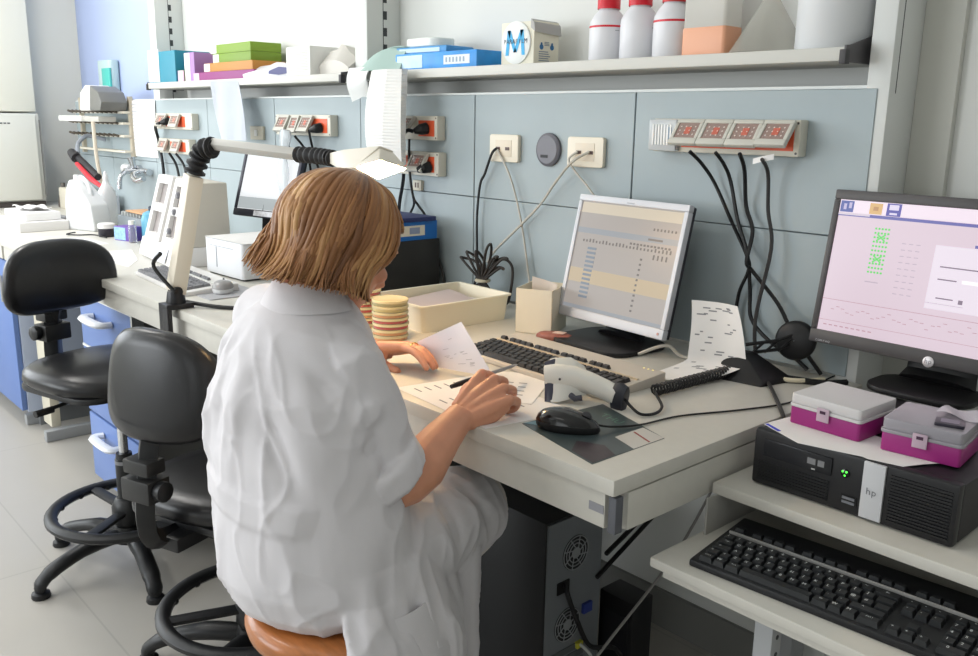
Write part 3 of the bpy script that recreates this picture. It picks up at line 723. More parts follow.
# head: a hooded shade with its open face turned down and outwards
n = Vector((.45, -.35, -.82)).normalized()
c4 = [Vector(p) for p in ((-.905, .148, 1.325), (-.853, .173, 1.343), (-.840, .234, 1.324), (-.907, .207, 1.299))]
cen = sum(c4, Vector())/4
fo = [cen+(p-cen)*1.12 for p in c4]
bk = [cen-n*.042+(p-cen)*.55 for p in c4]
neck = Vector((-1.07, .185, 1.337))
b = MB()
far = [Vector((-1.075, .178, 1.327)), Vector((-1.075, .176, 1.35)), Vector((-1.075, .2, 1.35)), Vector((-1.075, .2, 1.327))]
b.hexa([lp(p) for p in fo]+[lp(p) for p in bk])
b.loft([[lp(fo[0]), lp(bk[1]+Vector((0, 0, .006))), lp(bk[2]+Vector((0, 0, .004))), lp(fo[3])], [lp(p) for p in (Vector((-1.0, .16, 1.318)), Vector((-.99, .165, 1.362)), Vector((-.99, .21, 1.36)), Vector((-1.0, .21, 1.31)))], [lp(p) for p in far]])
b.build('lamp_head', LAMPW, t, bevel=.003)
b = MB(); off = n*.0012
b.add([lp(p+off) for p in c4]+[lp(p+off*2.2) for p in c4], [(0,1,2,3),(7,6,5,4),(0,4,5,1),(1,5,6,2),(2,6,7,3),(3,7,4,0)])
LAMP_E = mat('lamp_panel_lit', (255,240,215), .5, emit=(255,206,140), estr=230)
b.build('light_panel', LAMP_E, t, smooth=False)
cable([(-1.60, -.005, .95), (-1.65, -.04, 1.02), (-1.62, -.03, 1.06)], .006, CORD, 'short black lamp lead at the clamp of the desk lamp', name='lamp_lead')
cable([(-1.63, .03, .915), (-1.52, .10, .906), (-1.40, .22, .906), (-1.30, .34, .906), (-1.22, .48, .906), (-1.28, .62, .906)], .006, CORD, 'thick black lead on the bench running away from the lamp clamp', name='lamp_cable')

# ---------------------------------------------------------------- left part of the bench
keyboard('computer_keyboard', 'white keyboard with grey keys below the white analyser', (-1.99, .19, .9), math.radians(-4), mat('kb_white', (226,224,222), .4), mat('key_grey', (128,128,132), .5), mat('strip_white', (226,226,222), .4), INK, letters=False, L=.47)
mouse('computer_mouse', 'white and black mouse beside the white printer at the lamp clamp', (-1.76, .215, .9005), math.radians(60), mat('mouse_dark_top', (150,148,148), .3), mat('mouse_white', (224,224,224), .4), 1.05)
b = MB(); b.rprism(-.10, .10, -.09, .09, 0, .003, .01); o = b.build('mouse_pad', mat('mouse_pad_grey', (176,176,180), .7)); o.location = (-1.76, .215, .8976+.0001); o.location.z = .9; tag(o, 'pale grey mouse pad under the white mouse by the lamp', 'mouse pad')
for ob in bpy.data.objects:
    if ob.name.startswith('computer_mouse') and ob.location.x < -1: ob.location.z = .9032
# white device under the monitor (label printer / external unit)
t = thing('label_printer', 'boxy white device with a dark open side beside the white mouse', 'printer', (-1.985, .47, .9), math.radians(2))
WB = mat('device_white', (232,234,238), .4)
b = MB(); b.rprism(-.16, .10, -.13, .22, .006, .125, .012, 3); b.build('case', WB, t, bevel=.006)
b = MB(); b.box(-.15, .09, -.12, .21, 0, .008); b.build('feet', DKGREY, t)
b = MB(); b.box(.099, .102, -.08, .19, .018, .108); sp_ = b.build('side_panel', mat('device_side', (140,152,176), .4), t, bevel=.001)
b = MB(); b.box(.1018, .1035, -.01, .17, .03, .098); b.build('dark_opening', mat('opening_dark', (50,52,58), .6), sp_)
b = MB(); b.box(-.08, -.075, -.1315, -.129, .03, .10).box(-.12, .04, -.1315, -.129, .102, .104); b.build('front_groove', mat('groove_grey', (176,178,186), .5), t)
b = MB(); b.box(.1035, .14, .02, .08, .0, .045); b.build('connector', mat('connector_grey', (150,150,150), .5), t, bevel=.003)
b = MB(); b.sheet(lambda u, v: (-.16+.27*u, -.13+.34*v, .1275+.004*math.sin(u*4)*math.sin(v*3)), 10, 8, .001); b.build('top_cover_sheet', PAPER, t)
# white analyser with two windows
AN = mat('analyser_white', (232,230,228), .4)
t = thing('analyser', 'tall white bench analyser with two windowed columns behind the white keyboard', 'analyser', (-2.47, .43, .9), math.radians(-6))
b = MB(); b.hexa([(-.23, -.14, 0), (.22, -.14, 0), (.22, .09, 0), (-.23, .09, 0), (-.23, -.12, .07), (.22, -.12, .07), (.22, .09, .07), (-.23, .09, .07)]); b.build('base', AN, t, bevel=.006)
b = MB(); b.sheet(lambda u, v: (-.17+.3*u, -.143-.002+.02*v, .008+.05*v), 2, 2, .001); b.build('notice', mat('notice_paper', (214,216,226), .8), t)
for x0, x1 in ((-.20, -.015), (.02, .20)):
    b = MB()
    def q(x, y, z): return (x, y, z)
    def bar(xa, xb, za, zb):
        f = lambda z: -.12+.07*(z-.07)/.24
        b.hexa([q(xa, f(za), za), q(xb, f(za), za), q(xb, f(za)+.03, za), q(xa, f(za)+.03, za), q(xa, f(zb), zb), q(xb, f(zb), zb), q(xb, f(zb)+.03, zb), q(xa, f(zb)+.03, zb)])
    bar(x0, x0+.035, .07, .31); bar(x1-.035, x1, .07, .31); bar(x0+.035, x1-.035, .07, .095); bar(x0+.035, x1-.035, .175, .205); bar(x0+.035, x1-.035, .28, .31)
    col = b.build('column', AN, t, bevel=.004)
    b = MB(); bar(x0+.036, x1-.036, .095, .28); b.T = TR(0, .016, 0)
    b2 = MB(); b2.v = [(x, y+.018, z) for x, y, z in b.v]; b2.f = b.f; b2.build('window', mat('analyser_window', (150,142,140), .3), col)
b = MB(); b.hexa([(-.22, -.08, .07), (.21, -.08, .07), (.21, .08, .07), (-.22, .08, .07), (-.21, -.02, .30), (.21, -.02, .30), (.21, .075, .30), (-.21, .075, .30)]); b.build('rear_case', mat('analyser_beige', (206,200,188), .5), t, bevel=.005)
for x, z in ((.10, .25), (.10, .19), (.09, .12)):
    b = MB(); b.T = TR(x, -.118+.07*(z-.07)/.24, z) @ RX(PI/2); b.lathe([(.012, 0), (.012, .008), (.009, .012)], 12); b.build('knob', mat('knob_grey', (128,128,134), .4), t)
# plastic tubing / sleeve hanging behind the lamp arm
b = MB(); P1 = [(-2.2, .70, 1.39), (-2.21, .69, 1.25), (-2.17, .66, 1.10), (-2.16, .62, .96), (-2.10, .6, .91)]
b.tube(smooth_path(P1, 6), [.028+.008*math.sin(i*1.1) for i in range(25)], 10, sx=1, sy=.45); tag(b.build('plastic_sleeve', mat('sleeve_clear', (220,226,230), .25, trans=.45)), 'crumpled clear plastic sleeve hanging down behind the lamp arm', 'plastic sleeve')
# left monitor
t, sc, MT = monitor('computer_monitor', 'black framed monitor with blank white screen behind the desk lamp arm', (-2.27, .62, .9), .20, .30, .335, .27, (.016, .016, .028, .014), .164, mat('bezel_navy', (44,44,58), .4), BLACK, emis('screen_white', (236,240,242), .95), BLACK, base=(.2, .18))
b = MB(); patch(b, -.155, .155, .03, .075); b.build('screen_footer', emis('screen_footer_grey', (196,204,206), .75), sc)
b = MB(); b.T = MT; b.box(-.045, .10, -.001, .001, .004, .024); b.build('sticker', mat('sticker_white', (226,226,232), .6, var=.2, vscale=60), t)
# bottles, boxes
def lathe_thing(name, label, cat, loc, parts, group=None, n=24):
    t = thing(name, label, cat, loc, 0, group)
    for nm, prof, m in parts: b = MB(); b.lathe(prof, n); b.build(nm, m, t, sharp=50)
    return t
LB = mat('bottle_light_blue', (112,190,222), .3, trans=.3)
t = lathe_thing('wash_bottle', 'light blue plastic bottle with dark cap next to the analyser', 'bottle', (-3.01, .50, .9), [('body', [(.045, 0), (.05, .006), (.05, .10), (.04, .125), (.02, .135)], LB), ('cap', [(.018, .135), (.018, .15), (.012, .155)], mat('cap_navy', (40,52,70), .4))])
b = MB(); b.box(-.03, .03, -.02, .02, 0, .07); o = b.build('carton', mat('carton_apricot', (226,178,128), .6), bevel=.002); o.location = (-3.13, .60, .9); 
o.scale = (1, 1, 2.0); tag(o, 'small apricot carton behind the light blue bottle', 'box')
t = thing('reagent_box', 'purple and light blue reagent box in front of the grey rack', 'box', (-3.12, .43, .9), .3)
b = MB(); b.box(-.055, .055, -.03, .03, 0, .062); b.build('carton_body', mat('carton_purple', (112,84,168), .5), t, bevel=.001)
b = MB(); b.box(-.054, .02, -.0312, -.0302, .004, .058); b.build('front_label', mat('carton_label_blue', (150,190,226), .6, var=.2, vscale=80), t)
lathe_thing('specimen_bottle', 'small clear bottle between the purple box and the blue bottle', 'bottle', (-3.03, .415, .9), [('body', [(.016, 0), (.017, .004), (.017, .07), (.012, .078)], CLEAR), ('cap', [(.014, .078), (.014, .095)], WHITE)])
t = lathe_thing('ink_jar', 'small black jar with white lid beside the purple box', 'jar', (-3.30, .40, .9), [('body', [(.034, 0), (.036, .004), (.036, .038)], mat('jar_black', (34,32,44), .3)), ('lid', [(.037, .038), (.037, .056), (.03, .06)], WHITE)])
t = thing('tube_rack', 'long grey rack of small tubes behind the purple box', 'rack', (-3.32, .58, .9), .08)
b = MB(); b.box(-.17, .17, -.05, .05, 0, .075); b.build('body', mat('rack_grey', (132,140,146), .5), t, bevel=.003)
b = MB()
for i in range(11):
    for j in range(3): b.T = TR(-.15+i*.03, -.03+j*.03, .073); b.lathe([(.009, 0), (.009, .018), (.006, .02)], 8)
b.T = Matrix.Identity(4); b.build('tube_caps', mat('tube_cap_grey', (176,180,178), .5), t)
b = MB(); b.box(-.08, .10, -.04, .04, 0, .035); o = b.build('slide_box', mat('slide_box_cream', (216,206,186), .55), bevel=.002); o.location = (-3.30, .48, .9); tag(o, 'low cream slide box behind the black jar', 'box')
o.location = (-3.31, .483, .9)
b = MB(); b.box(-.17, .06, -.05, .05, .0, .006); o = b.build('wooden_board', mat('board_tan', (206,160,120), .6), bevel=.001); o.location = (-3.30, .58, .9965); tag(o, 'thin tan wooden board lying on the grey tube rack', 'board')
# white jug canister with handle
t = thing('canister', 'big white plastic canister with slanted shoulder on the corner bench', 'canister', (-3.60, .42, .9), math.radians(20)); t.scale = (.76, .76, .93)
JW = mat('canister_white', (236,238,240), .45, trans=.1)
b = MB(); b.loft([[(x, y*.62, z) for x, y in pts] for z, pts in (
  (0, [(-.12, -.10), (.13, -.10), (.13, .10), (-.12, .10)]), (.02, [(-.125, -.105), (.135, -.105), (.135, .105), (-.125, .105)]),
  (.13, [(-.12, -.105), (.115, -.105), (.115, .105), (-.12, .105)]), (.20, [(-.11, -.095), (.03, -.095), (.03, .095), (-.11, .095)]), (.25, [(-.105, -.06), (-.02, -.06), (-.02, .06), (-.105, .06)]))]); b.build('body', JW, t, bevel=.012, segs=3)
b = MB(); b.tube([(-.065, 0, .245), (-.065, 0, .275)], .024, 16); b.build('neck_cap', JW, t, bevel=.003)
b = MB(); b.tube(smooth_path([(-.09, 0, .24), (-.03, 0, .262), (.03, 0, .225), (.05, 0, .17)], 5), .013, 10); b.build('handle', JW, t)
t = lathe_thing('spray_bottle', 'white squeeze bottle just behind the white canister', 'bottle', (-3.73, .56, .9), [('body', [(.04, 0), (.044, .005), (.044, .16), (.02, .20), (.014, .215)], JW), ('nozzle', [(.013, .215), (.013, .235), (.004, .265)], mat('nozzle_white', (236,238,240), .4))])
# pads on the corner bench
t = thing('paper_pack', 'stack of white towel packs on the corner bench', 'paper pack', (-3.80, .22, .9), .05)
b = MB(); b.box(-.23, .16, -.10, .12, 0, .045); b.build('lower_pack', mat('pack_white', (232,230,228), .8), t, bevel=.004)
b = MB(); b.box(-.17, .12, -.06, .1, .046, .085); b.build('upper_pack', mat('pack_white2', (238,237,236), .8), t, bevel=.006)
t = thing('folded_towel', 'crumpled white tissue on top of the towel packs', 'tissue', (-3.83, .24, .9856))
b = MB(); b.sheet(lambda u, v: ((u-.5)*.2, (v-.5)*.12, .012+.010*math.sin(u*9+v*4)*math.cos(v*7)), 16, 10, .002); b.build('tissue_sheet', PAPER, t)
b = MB(); b.rprism(-.11, .11, -.05, .05, 0, .02, .01); o = b.build('tray', mat('tray_grey', (150,152,156), .5), bevel=.003); o.location = (-4.15, .42, .9); tag(o, 'low grey tray behind the towel packs', 'tray')
sheet_obj('notes_sheet', 'loose white notes lying on the bench joint by the chair back', [(-3.33, .12), (-3.02, .14), (-3.05, .32), (-3.32, .30)], .9003, [])
cable([(-3.48, .32, .906), (-3.44, .27, .905), (-3.38, .30, .905), (-3.35, .36, .905), (-3.22, .37, .905)], .003, CORD, 'thin dark wire looped on the bench before the canister', name='wire')
sheet_obj('notes_sheet', 'wide white sheet lying on the bench left of the white keyboard', [(-2.86, .13), (-2.40, .16), (-2.55, .25), (-2.82, .33)], .9003, [])
# benchtop instrument in the corner + wall cabinet
t = thing('incubator', 'pale bench-top incubator with dark foot strip in the left corner', 'incubator', (-5.02, .325, .9))
b = MB(); b.box(-.17, .115, -.29, .285, .03, .535); b.build('case', mat('incubator_grey', (214,214,208), .5), t, bevel=.006)
b = MB(); b.box(.115, .14, -.28, .26, .04, .53); dr = b.build('door', mat('incubator_door', (222,222,214), .45), t, bevel=.005)
b = MB()
for i in range(9): b.box(.1402, .1412, -.05+i*.02, -.036+i*.02, .475, .483)
b.build('maker_lettering', mat('lettering_dark', (96,96,96), .5), dr)
b = MB(); b.box(-.165, .125, -.28, .28, 0, .03); b.build('foot_strip', mat('foot_dark', (74,68,66), .6), t)
b = MB(); b.box(.09, .118, .286, .292, .06, .5); b.build('side_vent', mat('vent_grey', (150,150,148), .5), t)
t = thing('wall_cabinet', 'cream wall cabinet hanging over the bench-top incubator', 'cabinet', (-5.10, .26, 1.442))
b = MB(); b.box(-.095, .04, -.6, .38, 0, 1.0); b.build('carcass', mat('cabinet_cream', (230,228,214), .5), t, bevel=.003)
b = MB(); b.box(.0405, .058, -.595, -.11, .005, .995); b.build('door', MATS['cabinet_cream'], t, bevel=.002)
b = MB(); b.box(.0405, .058, -.10, .377, .005, .995); b.build('door', MATS['cabinet_cream'], t, bevel=.002)
b = MB(); b.box(-.11, .11, -.06, .07, 0, .12); o = b.build('storage_bin', mat('bin_beige', (206,200,184), .6), bevel=.006); o.location = (-4.63, .70, .9); tag(o, 'beige plastic bin on the bench next to the incubator', 'bin')
b = MB(); b.box(-.07, .07, -.05, .05, 0, .10); o = b.build('small_box', mat('box_greyblue', (190,196,204), .6), bevel=.002); o.location = (-4.28, .74, .9); 
tag(o, 'small grey-white box near the wall behind the canister', 'box')
b = MB(); b.lathe([(.035, 0), (.03, .06), (.012, .11), (.012, .14)], 14); o = b.build('dark_flask', mat('flask_dark', (96,90,84), .4)); o.location = (-4.80, .68, .9); tag(o, 'dark little flask in the gap beside the incubator', 'flask')
# drying rack with pegs on the wall
t = thing('drying_rack', 'wall drying rack with rows of black pegs in the far corner', 'drying rack', (-4.42, .82, 1.22))
for xr in (.40, -.36):
    b = MB(); b.box(xr, xr+.03, -.02, -.001, .0, .31); b.build('upright_rail', mat('rack_beige', (196,186,166), .5), t)
for i, z in enumerate((.02, .10, .165, .222)):
    b = MB(); b.box(-.36, .43, -.06, -.02, z, z+.012); sl_ = b.build('shelf_slat', mat('slat_cream', (222,216,200), .5), t, bevel=.002)
    if i:
        for k in range(11):
            if i == 1 and k == 0:
                b = MB(); b.T = RX(PI/2-.3); b.lathe([(.0065, 0), (.0065, .03), (.004, .033)], 8); peg0 = b.build('peg', mat('peg_dark', (96,88,78), .5), sl_); pg = peg0
            else: pg = peg0.copy(); COL.objects.link(pg); pg.parent = sl_
            pg.location = (-.34+k*.07, -.06, z+.006)
t = thing('wall_dispenser', 'curved white and grey towel dispenser on top of the drying rack', 'dispenser', (-4.16, .74, 1.455)); t.scale = (.82, .82, .85)
b = MB(); b.loft([[(x, -.09+.0*x, z) for x, z in prof] if False else [(x, y, z) for x, z in prof] for y, prof in ((-.10, [(-.20, 0), (.0, -.0), (.05, .06), (.02, .13), (-.06, .155), (-.17, .11)]), (.05, [(-.20, 0), (.0, 0), (.05, .06), (.02, .13), (-.06, .155), (-.17, .11)]))]); b.build('white_cover', WHITE, t, bevel=.008)
b = MB(); b.loft([[(x, y, z) for x, z in prof] for y, prof in ((-.105, [(.0, 0), (.19, .0), (.22, .05), (.17, .11), (.03, .15)]), (.06, [(.0, 0), (.19, .0), (.22, .05), (.17, .11), (.03, .15)]))]); b.build('grey_body', mat('dispenser_grey', (112,112,108), .4), t, bevel=.01)
t = thing('tray', 'white shallow tray resting on the pegs of the drying rack', 'tray', (-4.40, .705, 1.398))
b = MB(); b.box(-.26, .12, -.06, .04, 0, .03); b.build('tray_body', WHITE, t, bevel=.006)
b = MB(); b.box(.125, .36, -.05, .04, 0, .028); b.build('grey_insert', mat('insert_grey', (186,184,176), .5), t, bevel=.004)
t = thing('soap_dispenser', 'clear soap dispenser with green liquid on the blue wall', 'soap dispenser', (-4.63, .935, 1.53))
b = MB(); b.rprism(-.10, .10, -.03, .028, .02, .21, .02, 4); b.build('bottle', mat('soap_clear', (214,238,238), .2, trans=.3), t, bevel=.004)
b = MB(); b.rprism(-.02, .101, -.035, -.02, .02, .165, .005, 3); b.build('green_liquid', mat('soap_green', (84,200,188), .25, trans=.1), t)
b = MB(); b.box(-.02, .06, -.07, .0, 0, .02); b.build('spout', WHITE, t, bevel=.004)
# rinse gun on hook
t = thing('rinse_gun', 'red and black rinse gun hanging slanted below the drying rack', 'rinse gun', (-4.0, .6, 1.08))
b = MB(); b.tube([(-.34, 0, .155), (-.26, 0, .125)], [.022, .028], 14); b.build('nozzle', mat('gun_black', (44,42,46), .5), t, bevel=.004)
b = MB(); b.tube([(-.27, .01, .13), (.02, .01, .04)], .018, 10); b.build('barrel', MATS['gun_black'], t)
b = MB(); b.tube([(-.20, -.02, .10), (.0, -.02, .03), (.20, -.02, -.01)], [.011, .014, .009], 8); b.build('lever', mat('gun_red', (206,44,58), .4), t)
b = MB(); b.tube([(.20, -.02, -.005), (.24, -.02, -.03), (.25, -.02, .01)], [.012, .02, .012], 10); b.build('grip_end', MATS['gun_red'], t)
b = MB(); b.tube(smooth_path([(-.30, .02, .15), (-.40, .06, .20), (-.42, .12, .24), (-.38, .20, .22)], 5), .012, 8); b.build('hose', mat('hose_grey', (150,156,166), .4), t)
b = MB(); b.tube(smooth_path([(-.02, .02, .32), (.0, .02, .1), (.03, .05, -.12)], 5), .01, 8); b.build('drip_tube', mat('drip_tube_beige', (206,196,178), .5), t)
# taps
t = thing('lab_tap', 'chrome laboratory tap with two spouts on the wall panel', 'tap', (-3.90, .82, 1.12))
b = MB(); b.tube([(-.10, -.02, .03), (.12, -.02, .03)], .018, 12); b.tube([(-.04, -.02, .03), (-.04, -.09, .03)], .016, 10); b.tube([(.08, -.02, .03), (.08, -.07, .03)], .015, 10); b.tube([(-.04, -.001, .03), (-.04, -.03, .03)], .03, 16); b.build('body', CHROME, t)
b = MB(); b.tube(smooth_path([(.08, -.06, .03), (.13, -.11, .02), (.20, -.12, -.005), (.27, -.11, .01)], 5), .014, 10); b.build('spout', CHROME, t)
b = MB(); b.tube(smooth_path([(-.04, -.08, .03), (-.02, -.12, .0), (-.01, -.13, -.06)], 5), .012, 10); b.build('spout', CHROME, t)
b = MB(); b.tube([(-.13, -.02, .03), (-.22, -.02, .035)], [.028, .026], 10); b.build('handle', mat('tap_white', (226,228,230), .4), t, bevel=.003)
b = MB(); b.tube([(-.04, -.04, .045), (-.05, -.045, .10)], [.012, .02], 10); b.build('top_handle', CHROME, t)
# notice sheet on panel
t = thing('wall_notice', 'white printed notice taped to the wall panel beside the tap', 'notice', (-3.86, .8195, 1.225))
b = MB(); b.sheet(lambda u, v: (-.17+.34*u, -.004-.003*math.sin(v*3), .285*v), 6, 8, .0008); b.build('sheet', PAPER, t)
b = MB(); random.seed(2)
for i in range(14): b.box(-.14, -.14+.12+.14*random.random(), -.0088, -.0082, .03+i*.018, .034+i*.018)
b.build('printed_lines', mat('notice_ink', (196,200,206), .8), t)
# ---------------------------------------------------------------- shelves
SHM = mat('shelf_grey', (206,205,198), .45)
def shelf(label, x0, x1):
    t = thing('wall_shelf', label, 'shelf', ((x0+x1)/2, .86, 1.56))
    L = (x1-x0)/2
    b = MB(); b.box(-L, L, -.11, .10, .0, .027); b.build('board', SHM, t, bevel=.003)
    EC = mat('shelf_end_grey', (86,84,86), .5)
    for s in (-1, 1):
        b = MB(); b.add([(s*L, -.112, -.002), (s*L, .07, -.002), (s*L, .07, .06), (s*L, .02, .06), (s*L, -.09, .032), (s*L, -.112, .03), (s*(L+.004), -.112, -.002), (s*(L+.004), .07, -.002), (s*(L+.004), .07, .06), (s*(L+.004), .02, .06), (s*(L+.004), -.09, .032), (s*(L+.004), -.112, .03)],
                       [(0,1,2,3,4,5), (11,10,9,8,7,6)]+[(i, i+6, (i+1) % 6+6, (i+1) % 6) for i in range(6)]); b.build('end_bracket', EC, t)
        b = MB(); b.box(s*L-.007, s*L+.007, -.117, -.098, -.006, .022); b.build('bracket_tip', mat('bracket_tip_dark', (58,56,58), .5), t, bevel=.002)
    return t
shelf('long wall shelf over the sockets, holding white bottles and the parafilm box', -1.80, -.085)
shelf('far wall shelf holding green boxes and plastic bags', -3.60, -1.895)
ZS = 1.5874
# three white bottles with red caps
BW = mat('bottle_white', (232,232,236), .35, trans=.08)
RC = mat('cap_red', (208,36,52), .35)
def wbottle(label, x, band):
    t = thing('reagent_bottle', label, 'bottle', (x, .85, ZS), random.random(), 'white reagent bottles on the long shelf')
    b = MB(); b.lathe([(.044, 0), (.048, .004), (.048, .088), (.046, .10), (.036, .118), (.026, .128), (.026, .136)], 32); b.build('body', BW, t, sharp=50)
    b = MB(); b.lathe([(.0295, .131), (.0295, .162), (.027, .165), (.001, .165)], 32, cap=False); b.build('cap', RC, t, sharp=40)
    if band: b = MB(); b.lathe([(.0484, .084), (.0484, .089)], 32, cap=False); b.build('red_band', RC, t)
    b = MB()
    for a, z, L in ((-.9, .045, .3), (-1.2, .075, .25), (-.5, .06, .2)):
        for k in range(8): 
            th = a+L*k/8; b.add([(.0484*math.cos(th), .0484*math.sin(th), z), (.0484*math.cos(th+L/8), .0484*math.sin(th+L/8), z), (.0484*math.cos(th+L/8), .0484*math.sin(th+L/8), z+.0015), (.0484*math.cos(th), .0484*math.sin(th), z+.0015)], [(0,1,2,3)])
    b.build('label_print', mat('label_print_grey', (150,152,160), .6), t)
wbottle('white bottle with red cap and red band, nearest the round emblem box', -.785, True)
wbottle('white bottle with red cap and no red band, the middle of three', -.682, False)
wbottle('white bottle with red band beside the orange filled container', -.578, True)
# container with orange liquid
t = thing('liquid_container', 'frosted square container half filled with orange liquid on the long shelf', 'container', (-.466, .85, ZS))
b = MB(); b.rprism(-.058, .058, -.035, .035, 0, .30, .008, 3); b.build('wall', mat('container_frosted', (226,224,216), .4, trans=.35, alpha=.8), t, bevel=.003)
b = MB(); b.rprism(-.0595, .0595, -.0365, .0365, .001, .066, .008, 3); b.build('orange_liquid', mat('liquid_orange', (232,170,136), .4), t, bevel=.003)
# plastic funnel lying mouth down
t = thing('funnel', 'clear plastic funnel standing mouth down beside the white canister', 'funnel', (-.315, .85, ZS))
b = MB(); b.lathe([(.084, 0), (.086, .003), (.08, .012), (.018, .115), (.012, .128), (.009, .22)], 32); b.build('cone', mat('funnel_clear', (226,224,214), .3, trans=.5, alpha=.5), t, sharp=40)
t = lathe_thing('jar', 'big white cylindrical jar at the shelf end by the wall bracket', 'jar', (-.165, .853, ZS), [('body', [(.074, 0), (.077, .004), (.077, .28)], mat('jar_white', (226,228,230), .3, trans=.1)), ('lid', [(.08, .28), (.08, .31)], WHITE)], n=40)
# dispenser box with a round emblem
t = thing('film_box', 'cream dispenser box with round blue M emblem and PARAFILM lettering', 'box', (-1.088, .865, ZS))
CB = mat('box_cream', (230,226,208), .55)
w, d, h = .066, .05, .118
b = MB(); b.box(-w, w, -d, d, 0, h); b.build('box_body', CB, t, bevel=.002)
b = MB(); b.hexa([(w-.012, -d-.002, h-.018), (w+.006, -d-.002, h-.030), (w+.006, d+.004, h-.036), (w-.012, d+.004, h-.018), (w-.012, -d-.002, h+.006), (w+.002, -d-.002, h-.004), (w+.002, d+.004, h-.008), (w-.012, d+.004, h+.004)]); b.build('lid_flap', mat('flap_grey', (176,174,172), .6), t, bevel=.0015)
DM = TR(-.002, -d-.0005, .062)
b = MB(); b.T = DM @ RX(PI/2); b.lathe([(.058, -.004), (.058, .004), (.0565, .005), (.001, .005)], 40, cap=False); em = b.build('round_emblem', mat('emblem_white', (236,238,236), .4), t)
b = MB()
for q in ((-.034, -.034, -.026, .034), (.026, .034, .034, -.034)):
    pass
ST = .013
for (xa, za, xb, zb_) in ((-.033, -.034, -.026, .034), (-.026, .034, .0, -.026), (.0, -.026, .026, .034), (.026, .034, .033, -.034)):
    b.add([tuple(DM @ Vector(p)) for p in ((xa-ST/2, -.0058, za), (xa+ST/2, -.0058, za), (xb+ST/2, -.0058, zb_), (xb-ST/2, -.0058, zb_))], [(0,1,2,3)])
b.build('letter', mat('emblem_blue', (40,168,222), .4), em, smooth=False)
b = MB()
for i, c in enumerate('PARAFILM'): text(b, c, DM @ TR(-.042+i*.012, -.0066, .003) @ RX(PI/2), .018)
b.build('lettering', mat('emblem_letter', (26,44,66), .4), em)
for y in (-.02, .022):
    b = MB(); b.T = TR(w+.0006, y, .05) @ RY(PI/2); b.lathe([(.0075, 0), (.0075, .0006)], 14); b.T = TR(w+.0006, y, .059) @ RY(PI/2); b.lathe([(.0035, 0), (.0035, .0006)], 10)
    b.T = Matrix.Identity(4); b.build('pictogram', mat('pictogram_blue', (50,110,160), .5), t)
b = MB(); random.seed(4)
for i in range(5): b.box(w+.0002, w+.0012, -.03, .005+.025*random.random(), .012+i*.006, .0145+i*.006)
for i in range(3): b.box(w+.0002, w+.0012, -.008, .010, .054+i*.004, .056+i*.004)
b.build('printed_lines', mat('box_print_grey', (140,150,164), .6), t)
# blue and white glove packs
t = thing('glove_box', 'blue and white flat glove box at the front of the long shelf', 'box', (-1.40, .835, ZS), .0)
b = MB(); b.box(-.20, .195, -.07, .07, 0, .048); b.build('carton_body', mat('glove_blue', (44,146,222), .35, var=.12, vscale=18), t, bevel=.003)
b = MB(); b.box(-.19, -.06, -.0708, -.0702, .004, .042); b.build('front_label', mat('glove_label', (200,226,244), .5, var=.12, vscale=30), t)
b = MB(); b.box(.045, .165, -.0708, -.0702, .01, .036); wl = b.build('end_label', mat('glove_label_white', (226,232,236), .6), t)
b = MB()
for i in range(6): b.box(.055+i*.016, .062+i*.016, -.0714, -.0708, .016, .03)
b.build('label_print', mat('glove_print', (150,170,190), .6), wl)
t = thing('glove_box', 'rumpled light blue pack lying on the flat glove box', 'box', (-1.50, .845, ZS+.0485), .06)
b = MB(); b.box(-.12, .12, -.06, .06, 0, .022); b.build('carton_body', mat('pack_blue', (70,150,206), .4, var=.15, vscale=25), t, bevel=.006)
b = MB(); b.box(-.10, .09, -.0608, -.06, .004, .016); b.build('front_label', mat('pack_pale', (206,226,236), .5), t)
b = MB(); b.rprism(-.085, .085, -.05, .05, 0, .026, .04, 6); o = b.build('container_lid', mat('lid_white', (232,236,232), .4), bevel=.005); o.location = (-1.52, .845, ZS+.071); tag(o, 'white oval lid lying on the light blue pack', 'lid')
# green cloth hanging over the shelf end and white stack of sheets
b = MB()
def drape(u, v):
    x = -1.795+.26*u; z = 1.665-.028*u*0-.10*v; y = .80-.075*math.sin(min(v*1.6, 1)*PI/2)-.012*math.sin(u*5)
    return (x+.02*math.sin(v*3), y, z-.03*(1-u)*v+.012*math.sin(u*4))
t = thing('cloth', 'pale green cloth draped over the left end of the long shelf', 'cloth', (-1.70, .80, 1.60))
b.sheet(lambda u, v: tuple(Vector(((-1.80+.235*u), .775-.03*v-.012*math.sin(u*5), 1.600+.062*math.sin(u*1.9)*(1-v)-.012*v))-Vector((-1.70, .80, 1.60))), 14, 8, .003)
b.sheet(lambda u, v: tuple(Vector(((-1.80+.235*u), .775+.12*v, 1.600+.062*math.sin(u*1.9)))-Vector((-1.70, .80, 1.60))), 14, 6, .003); b.build('green_fold', mat('cloth_green', (166,190,182), .7), t, sharp=70)
b = MB(); b.sheet(lambda u, v: tuple(Vector((-1.83+.02*math.sin(u*3.2)+.13*u-.03*u*v, .742-.012*math.sin(v*4), 1.60-.11*v*(1-.35*u)))-Vector((-1.70, .80, 1.60))), 10, 10, .003); b.build('white_fold', mat('cloth_white', (232,234,232), .75), t, sharp=70)
t = thing('sheet_stack', 'curved stack of thin white sheets hanging from the long shelf', 'sheets', (-1.565, .74, 1.30))
b = MB(); rings = []
